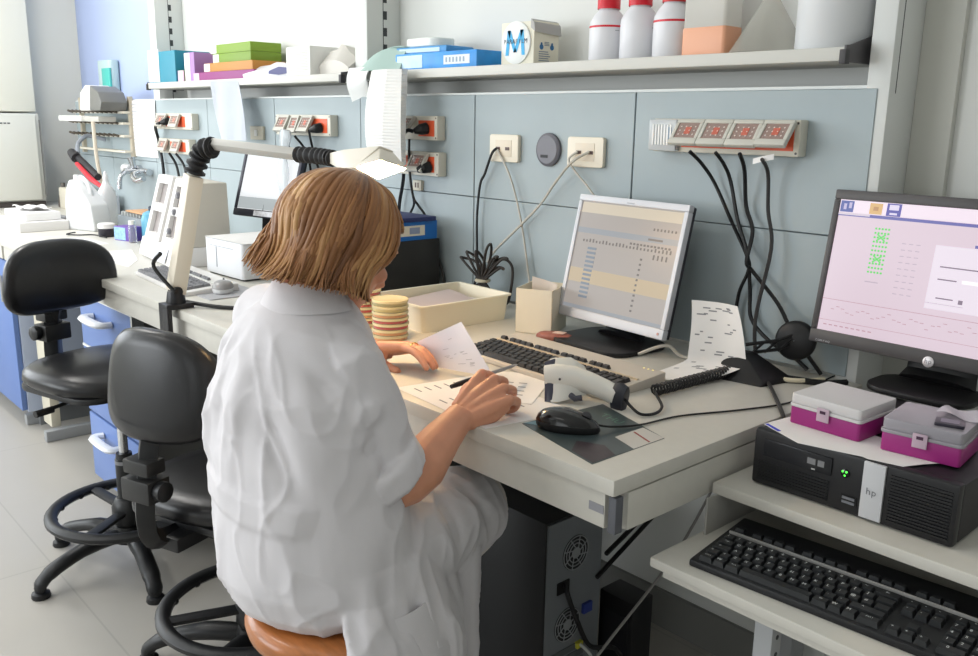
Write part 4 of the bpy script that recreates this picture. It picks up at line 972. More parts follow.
for i in range(61):
    v = i/60; z = .285-.29*v; wv = .088+.012*math.sin(v*PI); rp = .0016 if i % 2 else 0
    yb_ = -.03-.022*math.sin(v*2.4)
    rings.append([(-wv-rp, yb_, z), (-wv*.5, yb_-.022-rp, z), (wv*.4, yb_-.028-rp, z), (wv+.018*v+rp, yb_-.012, z), (wv+.01*v, yb_+.012, z), (-wv, yb_+.014, z)])
b.loft(rings); b.build('stacked_sheets', mat('stack_white', (232,231,228), .7), t, smooth=False)
# hanging plastic sheet on far shelf
t = thing('plastic_sheet', 'pale plastic sheet hanging from the far shelf', 'plastic sheet', (-2.73, .745, 1.34))
b = MB(); b.sheet(lambda u, v: (-.17+.24*u*(1-.2*v)+.15*v, -.004-.012*math.sin(u*4+v*2)-.02*v, .24*(1-v)), 10, 12, .002); b.build('sheet', mat('hanging_plastic', (206,212,222), .35, trans=.4), t, sharp=70)
# far shelf things
t = thing('file_holder', 'teal blue file box with white spine at the end of the far shelf', 'file box', (-3.44, .86, ZS))
b = MB(); b.box(-.155, .15, -.10, .07, 0, .14); b.build('holder', mat('holder_teal', (36,134,158), .45), t, bevel=.003)
b = MB(); b.box(-.158, -.03, -.102, -.0995, .003, .15); b.build('white_spine', mat('spine_white', (220,232,240), .5), t)
GRP = 'boxes piled on the far shelf'
def cart(name, label, loc, w, d, h, m, endm, rz=0):
    t = thing(name, label, 'box', loc, rz, GRP)
    b = MB(); b.box(-w/2, w/2, -d/2, d/2, 0, h); b.build('carton_body', m, t, bevel=.002)
    b = MB(); b.box(-w/2-.001, -w/2+.055, -d/2-.001, -d/2+.004, .002, h-.002); b.build('end_label', endm, t)
    return t
LG = mat('label_pale_green', (222,232,214), .6); LW = mat('label_white', (236,232,226), .6); LP = mat('label_pink', (226,190,214), .6)
cart('carton', 'magenta flat box, the lowest under the green boxes', (-2.84, .85, ZS), .56, .16, .034, mat('carton_magenta', (142,52,120), .45), LP)
cart('carton', 'orange flat box between the green and magenta boxes', (-2.80, .85, ZS+.0345), .44, .15, .036, mat('carton_orange', (190,130,54), .45), LW)
cart('carton', 'lower lime green box of the pile', (-2.79, .86, ZS+.071), .34, .14, .037, mat('carton_lime', (118,150,40), .45), LG)
cart('carton', 'upper lime green box, topmost of the pile', (-2.80, .86, ZS+.1085), .36, .14, .037, mat('carton_lime2', (126,158,44), .45), LW)
cart('carton', 'lilac box standing on end beside the green boxes', (-3.182, .84, ZS), .10, .12, .125, mat('carton_lilac', (166,126,184), .5), LW)
cart('carton', 'pale green small box behind the teal file box', (-3.262, .83, ZS), .048, .12, .05, mat('carton_mint', (150,190,140), .5), LP)
def bag(label, loc, w, d, h, m, mark=True):
    t = thing('plastic_bag', label, 'bag', loc)
    b = MB(); rings = []
    for k in range(9):
        u = k/8; hh = h*math.sin(PI*(.12+.8*u))**.6; rings.append([(-w/2+w*u, -d/2, 0), (-w/2+w*u, -d/2-.004, hh*.5), (-w/2+w*u, -d/4, hh*(1+.1*math.sin(u*14))), (-w/2+w*u, d/4, hh*.95), (-w/2+w*u, d/2, hh*.4), (-w/2+w*u, d/2, 0)])
    b.loft(rings); b.build('bag_body', m, t, sharp=30)
    return t
tb = bag('white plastic bag with dark blue print on the far shelf', (-2.45, .85, ZS), .40, .16, .055, mat('bag_white', (222,222,228), .35))
b = MB(); b.loft([[(.02, -.087, .012), (.02, -.086, .022), (.02, -.08, .022)], [(.1, -.088, .006), (.1, -.087, .036), (.1, -.08, .036)], [(.17, -.088, .01), (.17, -.087, .03), (.17, -.08, .03)]]); b.build('blue_print', mat('bag_blue', (70,72,120), .5), tb)
t = thing('grille_box', 'white louvered plastic box on the far shelf end', 'box', (-2.20, .82, ZS))
b = MB(); b.box(-.085, .085, -.06, .09, 0, .102); b.build('case', mat('grille_white', (232,232,228), .45), t, bevel=.003)
b = MB()
for i in range(14): b.box(-.068, .068, -.0615, -.0598, .012+i*.0055, .0145+i*.0055)
b.build('louvers', mat('louver_grey', (196,196,190), .5), t)
bag('crumpled beige plastic bag right of the louvered box', (-2.02, .87, ZS), .20, .14, .10, mat('bag_beige', (204,200,192), .4))
# ---------------------------------------------------------------- socket boxes on the panels (wall face Y=.82)
HOUS = mat('socket_housing', (214,210,196), .45)
COVM = mat('socket_cover', (198,196,186), .4)
WINM = mat('cover_window', (150,128,120), .25)
PLUGM = mat('plug_black', (20,20,22), .4)
def socket_box(label, x0, x1, z0, z1, covers, plugs=(), meter=None, ins=None):
    """covers: (x0, x1, angle) flip lids hinged at the top; plugs: (x, z)"""
    xc = (x0+x1)/2; t = thing('socket_box', label, 'wall socket', (xc, .82, z0))
    h = z1-z0
    b = MB(); b.box(x0-xc, x1-xc, -.034, -.0003, 0, h); b.build('housing', HOUS, t, bevel=.004)
    for a, c in (ins or [(x0+.02, x1-.02)]):
        b = MB(); b.box(a-xc, c-xc, -.0355, -.0335, .012, h-.014); b.build('orange_insert', ORANGE, t)
    for a, c, ang in covers:
        b = MB(); M = TR((a+c)/2-xc, -.036, h-.007) @ RX(-ang); w = (c-a)/2; H = h-.010
        b.T = M
        for q in ((-w, w, -.012, 0, -H, -H+.016), (-w, w, -.012, 0, -.010, 0), (-w, -w+.009, -.012, 0, -H+.016, -.010), (w-.009, w, -.012, 0, -H+.016, -.010)): b.box(*q)
        cv = b.build('flip_cover', COVM, t, bevel=.002)
        b = MB(); b.T = M; b.box(-w+.0085, w-.0085, -.0095, -.002, -H+.0155, -.0095); wn = b.build('window', WINM, cv)
        b = MB()
        for i in range(4):
            for j in range(3):
                b.T = M @ TR(-w+.018+i*(2*w-.036)/3, -.0098, -.020-j*(H-.046)/2) @ RX(PI/2); b.lathe([(.0022, 0), (.0012, .0008)], 6)
        b.build('window_dots', mat('dot_pale', (226,214,206), .4), cv)
        b = MB(); b.T = M; b.box(-.006, .010, -.0102, -.0088, -H*.60, -H*.32); b.build('window_red', mat('window_red_m', (196,104,86), .4), cv)
    b = MB()
    for x in (x0+.006, x1-.006):
        for z in (.007, h-.007): b.T = TR(x-xc, -.0342, z) @ RX(PI/2); b.lathe([(.0028, 0), (.0028, .0008)], 8)
    b.build('screw', mat('screw_dark', (86,82,78), .4), t)
    for (x, z) in plugs:
        b = MB(); b.tube([(x-xc, -.036, z-z0), (x-xc-.004, -.058, z-z0-.004), (x-xc-.016, -.075, z-z0-.01)], [.019, .017, .008], 12); b.build('plug', PLUGM, t, bevel=.002)
    if meter:
        a, c = meter
        b = MB(); b.box(a-xc, c-xc, -.05, -.0345, .002, h-.002); mc = b.build('clear_cover', mat('meter_clear', (216,220,222), .2, trans=.35), t, bevel=.003)
        b = MB()
        for i in range(7): b.box(a-xc+.012+i*.0085, a-xc+.0155+i*.0085, -.0516, -.0498, .016, h-.014)
        b.build('white_ribs', mat('rib_white', (238,238,236), .4), mc)
        b = MB(); b.box(c-xc-.022, c-xc-.012, -.0514, -.0498, .03, h-.02); b.build('meter_face', mat('meter_blue', (126,144,160), .4), mc)
    return t
socket_box('long socket box with four flip lids and a clear meter module, on the right panel', -.572, -.183, 1.368, 1.4455, [(-.490, -.415, .62), (-.414, -.339, .62), (-.338, -.263, .62), (-.262, -.189, .68)], plugs=[], meter=(-.572, -.492), ins=[(-.485, -.196)])
socket_box('upper socket box with a black plug, right of the hanging sheet stack', -1.62, -1.412, 1.371, 1.446, [(-1.585, -1.51, .7)], plugs=[(-1.462, 1.408)], ins=[(-1.505, -1.425)])
socket_box('lower socket box behind the lamp head', -1.62, -1.405, 1.259, 1.334, [(-1.525, -1.445, .5)], plugs=[(-1.447, 1.288)], ins=[(-1.6, -1.425)])
socket_box('wide socket box with three lids above the black left monitor', -2.43, -2.03, 1.369, 1.446, [(-2.38, -2.30, .5), (-2.285, -2.225, .4), (-2.205, -2.13, .5)], plugs=[(-2.09, 1.40)], ins=[(-2.16, -2.05)])
socket_box('upper of the two socket boxes beside the paper notice', -3.62, -3.205, 1.372, 1.446, [(-3.56, -3.46, .5), (-3.40, -3.31, .4)], plugs=[(-3.45, 1.41)], ins=[(-3.5, -3.28)])
socket_box('lower of the two socket boxes beside the paper notice', -3.60, -3.25, 1.258, 1.328, [(-3.56, -3.47, .4), (-3.40, -3.32, .4)], ins=[(-3.46, -3.29)])
# paper tag on a lead
b = MB(); b.sheet(lambda u, v: (-.272+.05*u, .756-.004*math.sin(u*3), 1.362-.012*v+.012*u), 6, 3, .0006); tag(b.build('cable_tag', PAPER), 'little white paper tag on the rightmost lead of the long socket box', 'tag')
def plate(label, xc, w, sockets):
    t = thing('data_outlet', label, 'data outlet', (xc, .82, 1.317))
    b = MB(); b.rprism(-w/2, w/2, -.0395, .0395, 0, .013, .008, 4); 
    b.v = [(x, -z-.0003, y+.0395) for x, y, z in b.v]; b.build('cover_plate', mat('outlet_cream', (230,222,204), .4), t, bevel=.003)
    b = MB(); b.box(-.034, .034, -.0145, -.0128, .016, .063); b.build('inner_frame', mat('outlet_inner', (224,212,192), .4), t, bevel=.001)
    b = MB()
    for x in sockets: b.box(x-.008, x+.008, -.0162, -.0142, .034, .043)
    b.build('data_port', mat('port_brown', (98,78,74), .5), t)
    return t
plate('left cream data outlet with a black and a white lead, beside the oval grommet', -1.128, .122, (-.022, .018))
plate('right cream data outlet with two crossing grey leads', -.81, .128, (-.02, .022))
t = thing('cable_grommet', 'round dark grey cable grommet between the two data outlets', 'cable grommet', (-.953, .82, 1.312))
b = MB(); b.T = TR(0, -.0005, .046) @ RX(PI/2); b.lathe([(.046, 0), (.046, .007), (.042, .010)], 32); b.build('ring', mat('grommet_grey', (96,96,104), .4), t)
b = MB(); b.T = TR(0, -.0106, .046) @ RX(PI/2); b.lathe([(.039, 0), (.038, .0015)], 32); b.build('lid', mat('grommet_lid', (118,118,126), .4), t)
b = MB(); b.box(-.022, .004, -.0138, -.0120, .024, .032); b.build('slot', mat('grommet_slot', (40,40,44), .5), t)
t = thing('switch_plate', 'small beige switch plate beside the hanging plastic sheet', 'switch', (-2.635, .82, 1.343))
b = MB(); b.box(-.055, .055, -.012, -.0003, 0, .055); b.build('plate', mat('switch_beige', (206,200,182), .45), t, bevel=.003)
b = MB(); b.box(-.012, .012, -.016, -.0118, .015, .04); b.build('rocker', WHITE, t, bevel=.001)
t = thing('small_outlet', 'tiny cream outlet under the lower socket box by the lamp head', 'outlet', (-1.545, .82, 1.206))
b = MB(); b.box(-.022, .022, -.012, -.0003, 0, .034); b.build('plate', MATS['switch_beige'], t, bevel=.002)
b = MB(); b.box(-.010, -.003, -.0128, -.0118, .01, .026).box(.004, .010, -.0128, -.0118, .01, .026); b.build('port', mat('port_brown', (98,78,74), .5), t)
# ---------------------------------------------------------------- cables on the panels
G1 = 'black leads from the long socket box'
cable([(-.432, .745, 1.372), (-.418, .775, 1.345), (-.395, .80, 1.30), (-.344, .80, 1.219), (-.286, .79, 1.139), (-.282, .79, 1.107), (-.307, .80, 1.052), (-.310, .80, .98), (-.285, .79, .905)], .0045, CORD, 'leftmost black lead from the long socket box', G1)
cable([(-.362, .745, 1.372), (-.357, .775, 1.345), (-.352, .80, 1.305), (-.323, .795, 1.221), (-.283, .782, 1.149), (-.279, .80, 1.064), (-.269, .80, .997), (-.215, .795, .955), (-.16, .795, .935), (-.12, .80, .908)], .0045, CORD, 'second black lead from the left below the long socket box', G1)
cable([(-.300, .745, 1.372), (-.303, .775, 1.335), (-.307, .80, 1.254), (-.279, .79, 1.20), (-.277, .772, 1.133), (-.271, .79, 1.11), (-.20, .79, 1.045), (-.148, .775, .986), (-.105, .79, .93), (-.088, .80, .905)], .0045, CORD, 'third black lead, running behind the round lamp head', G1)
cable([(-.244, .745, 1.362), (-.247, .78, 1.33), (-.245, .79, 1.25), (-.226, .785, 1.166), (-.238, .765, 1.005), (-.195, .72, .91), (-.12, .64, .906), (-.01, .50, .9055), (.01, .48, .89)], .0042, mat('cord_twotone', (52,50,50), .45), 'rightmost lead, coming down to the bench end in front of the black leads', G1)
cable([(-1.150, .80, 1.355), (-1.165, .795, 1.34), (-1.20, .80, 1.28), (-1.221, .80, 1.245), (-1.233, .80, 1.15), (-1.231, .80, 1.046), (-1.215, .79, .98), (-1.24, .785, .905)], .0042, CORD, 'black lead hanging from the left data outlet')
cable([(-1.146, .80, 1.352), (-1.09, .803, 1.27), (-1.044, .803, 1.155), (-1.01, .80, 1.03), (-.99, .79, .97), (-1.0, .78, .905)], .0032, WCORD, 'thin grey lead falling from the left data outlet behind the carton')
cable([(-.788, .80, 1.358), (-.83, .78, 1.33), (-.90, .79, 1.27), (-.965, .80, 1.205), (-1.05, .795, 1.13), (-1.127, .78, 1.058), (-1.15, .77, 1.02)], .0036, WCORD, 'grey lead running slanted from the right data outlet to the tied cables')
cable([(-.830, .80, 1.357), (-.856, .795, 1.335), (-.83, .80, 1.30), (-.78, .80, 1.259), (-.74, .80, 1.21), (-.70, .795, 1.10), (-.66, .79, .96), (-.64, .78, .906)], .0032, WCORD, 'grey lead from the right data outlet going behind the silver monitor')
# tied bundle of cable
t = thing('tied_cable', 'dark cable coiled and tied with a light twist tie, standing at the wall', 'cable', (-1.13, .73, .9))
b = MB(); random.seed(6)
for k in range(7):
    a = (-.75, -.45, -.1, .3, .6, .8, .95)[k]; L = (.10, .12, .13, .20, .16, .17, .10)[k]+.03*random.random(); x = .012*k-.035
    P = [(x*.3, 0, .075), (x+math.sin(a)*L*.4, -.015+.01*k*.3, .075+math.cos(a)*L*.35+.02), (x+math.sin(a)*L*.62, .0, .085+math.cos(a)*L*.5), (x*.6+math.sin(a)*L*.25, .02, .08+L*.3), (0, .01, .07), (-x*.6-math.sin(a)*.07, .0, .02), (-x-.04+.01*k, .0, .006)]
    b.tube(smooth_path(P, 6), .0042, 6)
b.tube(smooth_path([(0, .01, .07), (.06, .02, .14), (.10, .03, .12), (.09, .03, .03), (.07, .03, .006)], 6), .0045, 6)
b.build('coils', mat('cord_brownblack', (48,42,38), .5), t)
b = MB(); b.T = TR(0, .005, .072); b.lathe([(.022, -.004), (.024, 0), (.022, .004)], 14); b.build('twist_tie', mat('tie_beige', (206,196,172), .5), t)
cable([(-1.462-.016, .742, 1.398), (-1.50, .735, 1.40), (-1.545, .745, 1.375), (-1.575, .77, 1.33), (-1.60, .795, 1.25), (-1.63, .80, 1.16), (-1.64, .80, 1.08)], .006, CORD, 'thick black lead from the plug of the upper socket box')
cable([(-1.555, .785, 1.372), (-1.548, .78, 1.28), (-1.535, .785, 1.19), (-1.52, .795, 1.16), (-1.49, .80, 1.128), (-1.46, .80, 1.06), (-1.40, .80, .96), (-1.385, .80, .906)], .0042, CORD, 'black lead passing over the lower socket box down to the bench')
cable([(-1.535, .785, 1.19), (-1.55, .80, 1.16), (-1.575, .80, 1.125)], .0042, CORD, 'short black lead branching down to the file box')
cable([(-2.34, .755, 1.365), (-2.335, .79, 1.32), (-2.32, .80, 1.22), (-2.33, .80, 1.05), (-2.35, .79, .91)], .0045, CORD, 'left black lead behind the left monitor', 'leads behind the left monitor')
cable([(-2.25, .765, 1.367), (-2.22, .80, 1.30), (-2.19, .80, 1.18), (-2.18, .80, 1.0), (-2.2, .79, .91)], .0045, CORD, 'middle black lead behind the left monitor', 'leads behind the left monitor')
cable([(-2.11, .745, 1.39), (-2.14, .77, 1.35), (-2.16, .80, 1.28), (-2.10, .80, 1.18), (-2.05, .80, 1.05), (-2.04, .79, .91)], .0045, CORD, 'right black lead behind the left monitor', 'leads behind the left monitor')
cable([(-3.47, .745, 1.40), (-3.58, .765, 1.38), (-3.63, .80, 1.3), (-3.60, .80, 1.15), (-3.63, .80, .95)], .008, CORD, 'thick dark lead left of the far socket boxes', 'leads from the far socket boxes')
cable([(-3.38, .775, 1.26), (-3.35, .80, 1.20), (-3.34, .80, 1.1), (-3.35, .80, .95)], .006, CORD, 'dark lead under the lower far socket box, the right one', 'leads from the far socket boxes')
cable([(-3.46, .775, 1.26), (-3.44, .80, 1.20), (-3.41, .80, 1.1), (-3.40, .80, .95)], .006, CORD, 'dark lead under the lower far socket box, the left one', 'leads from the far socket boxes')
cable([(-.33, .70, .907), (-.25, .72, .907), (-.17, .69, .907), (-.10, .70, .907), (-.06, .76, .907)], .005, mat('cord_cream', (222,212,186), .5), 'cream lead lying on the bench behind the round lamp')
cable([(-.12, .71, .906), (-.05, .735, .906), (-.02, .78, .906)], .007, CORD, 'thick black lead on the bench behind the cream lead')
cable([(-.45, .62, .905), (-.40, .66, .93), (-.37, .68, .907), (-.30, .70, .906)], .004, WCORD, 'short white lead behind the silver monitor')
# round black head on a scissor arm
t = thing('gooseneck_lamp', 'black swing arm with a round head and wedge foot in front of the panel', 'desk lamp', (-.18, .665, .9))
b = MB(); b.loft([[(-.075, -.065, 0), (.055, -.045, 0), (.075, .05, 0), (-.07, .03, 0)], [(-.065, -.05, .012), (.05, -.035, .012), (.068, .045, .012), (-.065, .028, .012)], [(-.04, -.01, .055), (-.012, -.01, .055), (-.005, .02, .055), (-.04, .02, .055)]]); b.build('foot', BLACK, t, bevel=.003)
b = MB()
for o in (0, .02): b.tube([(-.02, .005, .05+o), (.03, .05, .062+o), (.055, .085, .078+o)], .004, 6)
for k in range(3): b.tube([(-.01+.02*k, .012+.02*k, .05+.004*k), (.01+.02*k, .03+.02*k, .078+.004*k)], .003, 6)
b.build('arm', BLACK, t)
b = MB(); b.T = TR(.05, .095, .080) @ RX(PI/2-.12) @ RY(.2); b.lathe([(.025, -.02), (.04, -.008), (.043, .004), (.043, .016), (.036, .022), (.001, .024)], 28, cap=False); b.build('round_head', BLACK, t, sharp=50)

# ---------------------------------------------------------------- tower computer and boxes under the bench
t = thing('tower_computer', 'black tower computer standing under the bench with its fans to the right', 'computer', (-.70, .445, .03))
b = MB(); b.box(-.235, .232, -.10, .10, .0, .52); b.build('case', mat('tower_black', (26,27,29), .5), t, bevel=.004)
b = MB(); b.box(.232, .236, -.094, .094, .006, .514); bp = b.build('rear_plate', mat('tower_rear', (120,124,128), .45), t)
for z, yy in ((.42, 0.0), (.24, -.02)):
    b = MB(); b.T = TR(.2365, yy, z) @ RY(PI/2); b.lathe([(.044, -.0005), (.044, .0006)], 28); fd = b.build('fan_opening', mat('fan_dark', (28,29,31), .6), bp)
    b = MB()
    for r in (.042, .033, .024): 
        b.T = TR(.238, yy, z) @ RY(PI/2); b.tube([(r*math.cos(a*PI/12), r*math.sin(a*PI/12), 0) for a in range(24)], .0014, 5, closed=True)
    b.T = TR(.238, yy, z) @ RY(PI/2); b.lathe([(.014, -.001), (.014, .001)], 14)
    for a in range(8): b.tube([(.01*math.cos(a*PI/4), .01*math.sin(a*PI/4), 0), (.043*math.cos(a*PI/4+.5), .043*math.sin(a*PI/4+.5), 0)], .0014, 5)
    b.build('fan_guard', mat('guard_grey', (150,153,156), .4), fd)
b = MB(); b.box(.236, .239, -.06, -.02, .33, .36); b.build('power_inlet', mat('inlet_black', (16,16,17), .5), bp)
b = MB()
for i in range(7): b.box(.236, .2385, -.085, .04, .03+i*.022, .046+i*.022)
b.build('slot_covers', mat('slot_cover_grey', (96,100,102), .45), bp)
b = MB(); b.box(.236, .244, .03, .06, .25, .275); b.build('blue_port', mat('port_blue', (50,66,140), .5), bp)
b = MB(); b.box(.236, .246, .01, .03, .165, .18); b.build('yellow_plug', mat('plug_yellow', (206,202,70), .5), bp)
t = thing('power_supply_unit', 'dark box on the floor under the bench beside the tower computer', 'power unit', (-.45, .72, 0))
b = MB(); b.box(-.08, .03, -.10, -.02, 0, .265); b.build('case', mat('psu_black', (30,30,32), .5), t, bevel=.005)
b = MB(); b.box(-.065, .015, -.102, -.099, .03, .22); b.build('front', mat('psu_front', (40,40,43), .5), t)
cable([(-.462, .41, .385), (-.44, .40, .36), (-.43, .42, .30), (-.42, .46, .22), (-.40, .52, .20), (-.405, .56, .16)], .006, CORD, 'thick black power lead at the back of the tower computer', 'leads behind the tower computer')
cable([(-.455, .465, .205), (-.42, .47, .18), (-.40, .45, .11), (-.42, .40, .02)], .004, mat('cord_white', (200,202,198), .5), 'white network lead with yellow plug at the tower computer', 'leads behind the tower computer')
cable([(-.46, .40, .06), (-.40, .50, .22), (-.37, .72, .40), (-.40, .94, .55)], .004, mat('cord_grey', (150,148,144), .5), 'grey lead running slanted behind the tower computer', 'leads behind the tower computer')
cable([(-.47, .93, .86), (-.52, .93, .76), (-.50, .91, .62), (-.46, .86, .55), (-.47, .70, .46), (-.45, .54, .42)], .006, CORD, 'black lead curving down behind the bench to the tower computer', 'leads behind the tower computer')
cable([(-.30, .93, .86), (-.33, .93, .74), (-.40, .90, .60), (-.45, .8, .50), (-.46, .52, .36)], .006, CORD, 'second black lead curving down from the bench edge', 'leads behind the tower computer')
cable([(-.17, .93, .86), (-.18, .93, .70), (-.23, .92, .55), (-.32, .90, .40), (-.40, .92, .30)], .007, CORD, 'straight black lead hanging beside the keyboard tray, the left one', 'leads hanging beside the tray')
cable([(-.09, .93, .86), (-.10, .93, .66), (-.10, .93, .48), (-.17, .93, .34), (-.24, .93, .10)], .007, CORD, 'straight black lead hanging beside the keyboard tray, the right one', 'leads hanging beside the tray')
cable([(.10, .80, .70), (.09, .80, .55), (.05, .82, .4), (.03, .85, .2)], .005, CORD, 'thin black lead hanging under the keyboard tray', 'leads hanging beside the tray')
# ---------------------------------------------------------------- drafting chairs
VINYL = mat('black_vinyl', (30,30,32), .32, bump=.12, bscale=350)
CHBL = mat('chair_black', (26,27,29), .42)
def chair(label, loc, rz, seat_z, face, back_h, back_w=.40, backh=.29, tilt=.12, off=(0, 0)):
    """root on the floor; rz turns the foot; face = heading of the seat (angle of its +Y)"""
    t = thing('drafting_chair', label, 'chair', loc, 0, 'black drafting chairs')
    SE = TR(off[0], off[1], 0) @ RZ(face)
    # seat: rounded cushion
    def cushion(w, d, th, n=40, crown=.012, e=2.6):
        rings = []
        for z, s in ((0, .80), (.006, .93), (th*.35, 1.0), (th*.7, .985), (th*.92, .90), (th, .70), (th+crown*.5, .40), (th+crown*.6, .1)):
            r = []
            for i in range(n):
                a = 2*PI*i/n; ca, sa = math.cos(a), math.sin(a)
                x = math.copysign(abs(ca)**(2/e), ca)*w/2*s; y = math.copysign(abs(sa)**(2/e), sa)*d/2*s
                r.append((x, y, z-.018*max(0, y/(d/2))**2*1.2))
            rings.append(r)
        return rings
    b = MB(); b.T = TR(0, 0, seat_z-.07) @ SE; b.loft(cushion(.45, .43, .065)); b.build('seat', VINYL, t, sharp=70)
    b = MB(); b.T = TR(0, 0, seat_z-.085) @ SE; b.rprism(-.2, .2, -.19, .19, 0, .02, .08, 6); b.build('seat_pan', CHBL, t, bevel=.006)
    b = MB(); b.T = TR(0, 0, seat_z-.12) @ SE; b.box(-.06, .06, -.24, .08, 0, .036); mech = b.build('tilt_mechanism', CHBL, t, bevel=.006)
    b = MB(); b.T = TR(0, 0, seat_z-.105) @ SE; b.tube([(.05, 0, 0), (.24, .02, -.01)], .006, 8); b.tube([(.2, .02, -.01), (.255, .02, -.012)], .011, 8); b.build('lever', CHBL, mech)
    # back post and backrest
    b = MB(); b.T = TR(0, 0, 0) @ SE; zb = seat_z
    b.tube(smooth_path([(0, -.16, zb-.10), (0, -.25, zb-.09), (0, -.275, zb-.03), (0, -.262, zb+.08), (0, -.238, back_h-.09)], 5), .024, 4, sx=1.1, sy=1.4); b.build('back_post', CHBL, t, bevel=.003, sharp=30)
    b = MB(); b.T = SE; b.box(-.045, .045, -.30, -.235, zb+.02, zb+.075).box(-.04, .04, -.295, -.24, zb+.085, zb+.12); b.build('post_bracket', mat('bracket_charcoal', (40,40,40), .45), t, bevel=.006)
    b = MB(); b.T = SE @ TR(.045, -.27, zb+.05) @ RY(PI/2); b.lathe([(.02, 0), (.024, .006), (.024, .022), (.018, .026)], 12); b.build('knob', CHBL, t)
    b = MB(); rings = []
    for y, s in ((-.03, .70), (-.026, .90), (-.012, .985), (.006, 1), (.02, .95), (.030, .82), (.036, .5), (.038, .1)):
        r = []
        for i in range(44):
            a = 2*PI*i/44; ca, sa = math.cos(a), math.sin(a); e = 2.9
            x = math.copysign(abs(ca)**(2/e), ca)*back_w/2*s; z = math.copysign(abs(sa)**(2/e), sa)*backh/2*s
            x *= 1-.07*(z/(backh/2)); r.append((x, y+.05*(x/(back_w/2))**2, z))
        rings.append(r)
    b.T = SE @ TR(0, -.235, back_h) @ RX(-tilt) @ RY(0); b.loft(rings); b.build('backrest', VINYL, t, sharp=80)
    # column
    b = MB(); b.lathe([(.0285, .10), (.0285, .36), (.026, .362), (.024, .38)], 20); b.build('column_sleeve', CHBL, t)
    b = MB(); b.lathe([(.0145, .36), (.0145, seat_z-.10)], 16); b.build('gas_lift', CHROME, t)
    b = MB(); b.T = TR(0, 0, .345); b.lathe([(.0292, 0), (.0292, .012)], 20); b.build('collar_ring', GREY, t)
    # foot ring with spokes
    b = MB(); R = .228; zr = .19
    b.tube([(R*math.cos(2*PI*i/48)*(1+.0), R*math.sin(2*PI*i/48), zr) for i in range(48)], .016, 10, closed=True, sy=1.25); ring = b.build('foot_ring', CHBL, t)
    b = MB(); b.lathe([(.045, .14), (.05, .15), (.05, .20), (.038, .225), (.03, .23)], 20); hub = b.build('ring_hub', CHBL, ring)
    for k in range(3):
        a = rz+.5+k*2*PI/3; b = MB(); b.tube([(.03*math.cos(a), .03*math.sin(a), .185), (.225*math.cos(a), .225*math.sin(a), zr)], .014, 6, sx=.7, sy=1.5); b.build('spoke', CHBL, ring)
    b = MB()
    for k in range(14):
        a = rz+k*2*PI/14; b.ball(((R-.012)*math.cos(a), (R-.012)*math.sin(a), zr-.004), .011, n=8, m=6)
    b.build('grip_bumps', CHBL, ring)
    b = MB(); b.lathe([(.05, .08), (.055, .10), (.045, .135), (.034, .14)], 20); b.build('base_hub', CHBL, t)
    for k in range(5):
        a = rz+k*2*PI/5; c, s = math.cos(a), math.sin(a)
        b = MB(); b.tube(smooth_path([(.03*c, .03*s, .105), (.14*c, .14*s, .105), (.25*c, .25*s, .075), (.295*c, .295*s, .045), (.30*c, .30*s, .028)], 4), [.03]*5+[.027]*5+[.024]*4+[.022]*3, 8, sx=.75); lg = b.build('leg', CHBL, t, sharp=60)
        b = MB(); b.T = TR(.30*c, .30*s, 0); b.lathe([(.026, 0), (.028, .004), (.026, .016), (.016, .02), (.018, .034)], 14); b.build('foot_glide', CHBL, lg)
    return t
chair('black drafting chair at the far bench, with the wider upright backrest', (-1.955, -.06, 0), math.radians(-80), .69, math.radians(-74), .925, .385, .236, .06, (-.045, -.018))
chair('black drafting chair just behind the woman, its backrest tilted and shining', (-1.15, -.03, 0), math.radians(-136), .545, math.radians(20), .83, .345, .262, .15, (-.085, -.01))
# ---------------------------------------------------------------- wooden stool under the woman
t = thing('wooden_stool', 'round wooden stool with pale legs under the seated woman', 'stool', (-.357, -.252, 0))
WOOD = mat('stool_wood', (178,108,54), .38, var=.22, vscale=9, coat=.3)
nt = WOOD.node_tree
for n_ in nt.nodes:
    if n_.type == 'TEX_NOISE':
        mp = nt.nodes.new('ShaderNodeMapping'); mp.inputs['Scale'].default_value = (1, 9, 9)
        l = n_.inputs['Vector'].links[0]; s_ = l.from_socket; nt.links.new(s_, mp.inputs['Vector']); nt.links.new(mp.outputs['Vector'], n_.inputs['Vector'])
b = MB(); b.lathe([(.10, .592), (.152, .596), (.166, .607), (.17, .622), (.166, .638), (.145, .646), (.10, .641), (.001, .637)], 48, cap=False); b.build('seat', WOOD, t, sharp=60)
SLEG = mat('stool_leg_pale', (206,204,190), .4)
for k in range(4):
    a = math.radians(30+90*k); c, s = math.cos(a), math.sin(a)
    b = MB(); b.tube([(.115*c, .115*s, .597), (.19*c, .19*s, 0.001)], .0135, 12); b.build('leg', SLEG, t)
b = MB(); b.tube([(.168*math.cos(2*PI*i/40), .168*math.sin(2*PI*i/40), .20) for i in range(40)], .009, 8, closed=True); b.build('foot_ring', SLEG, t)
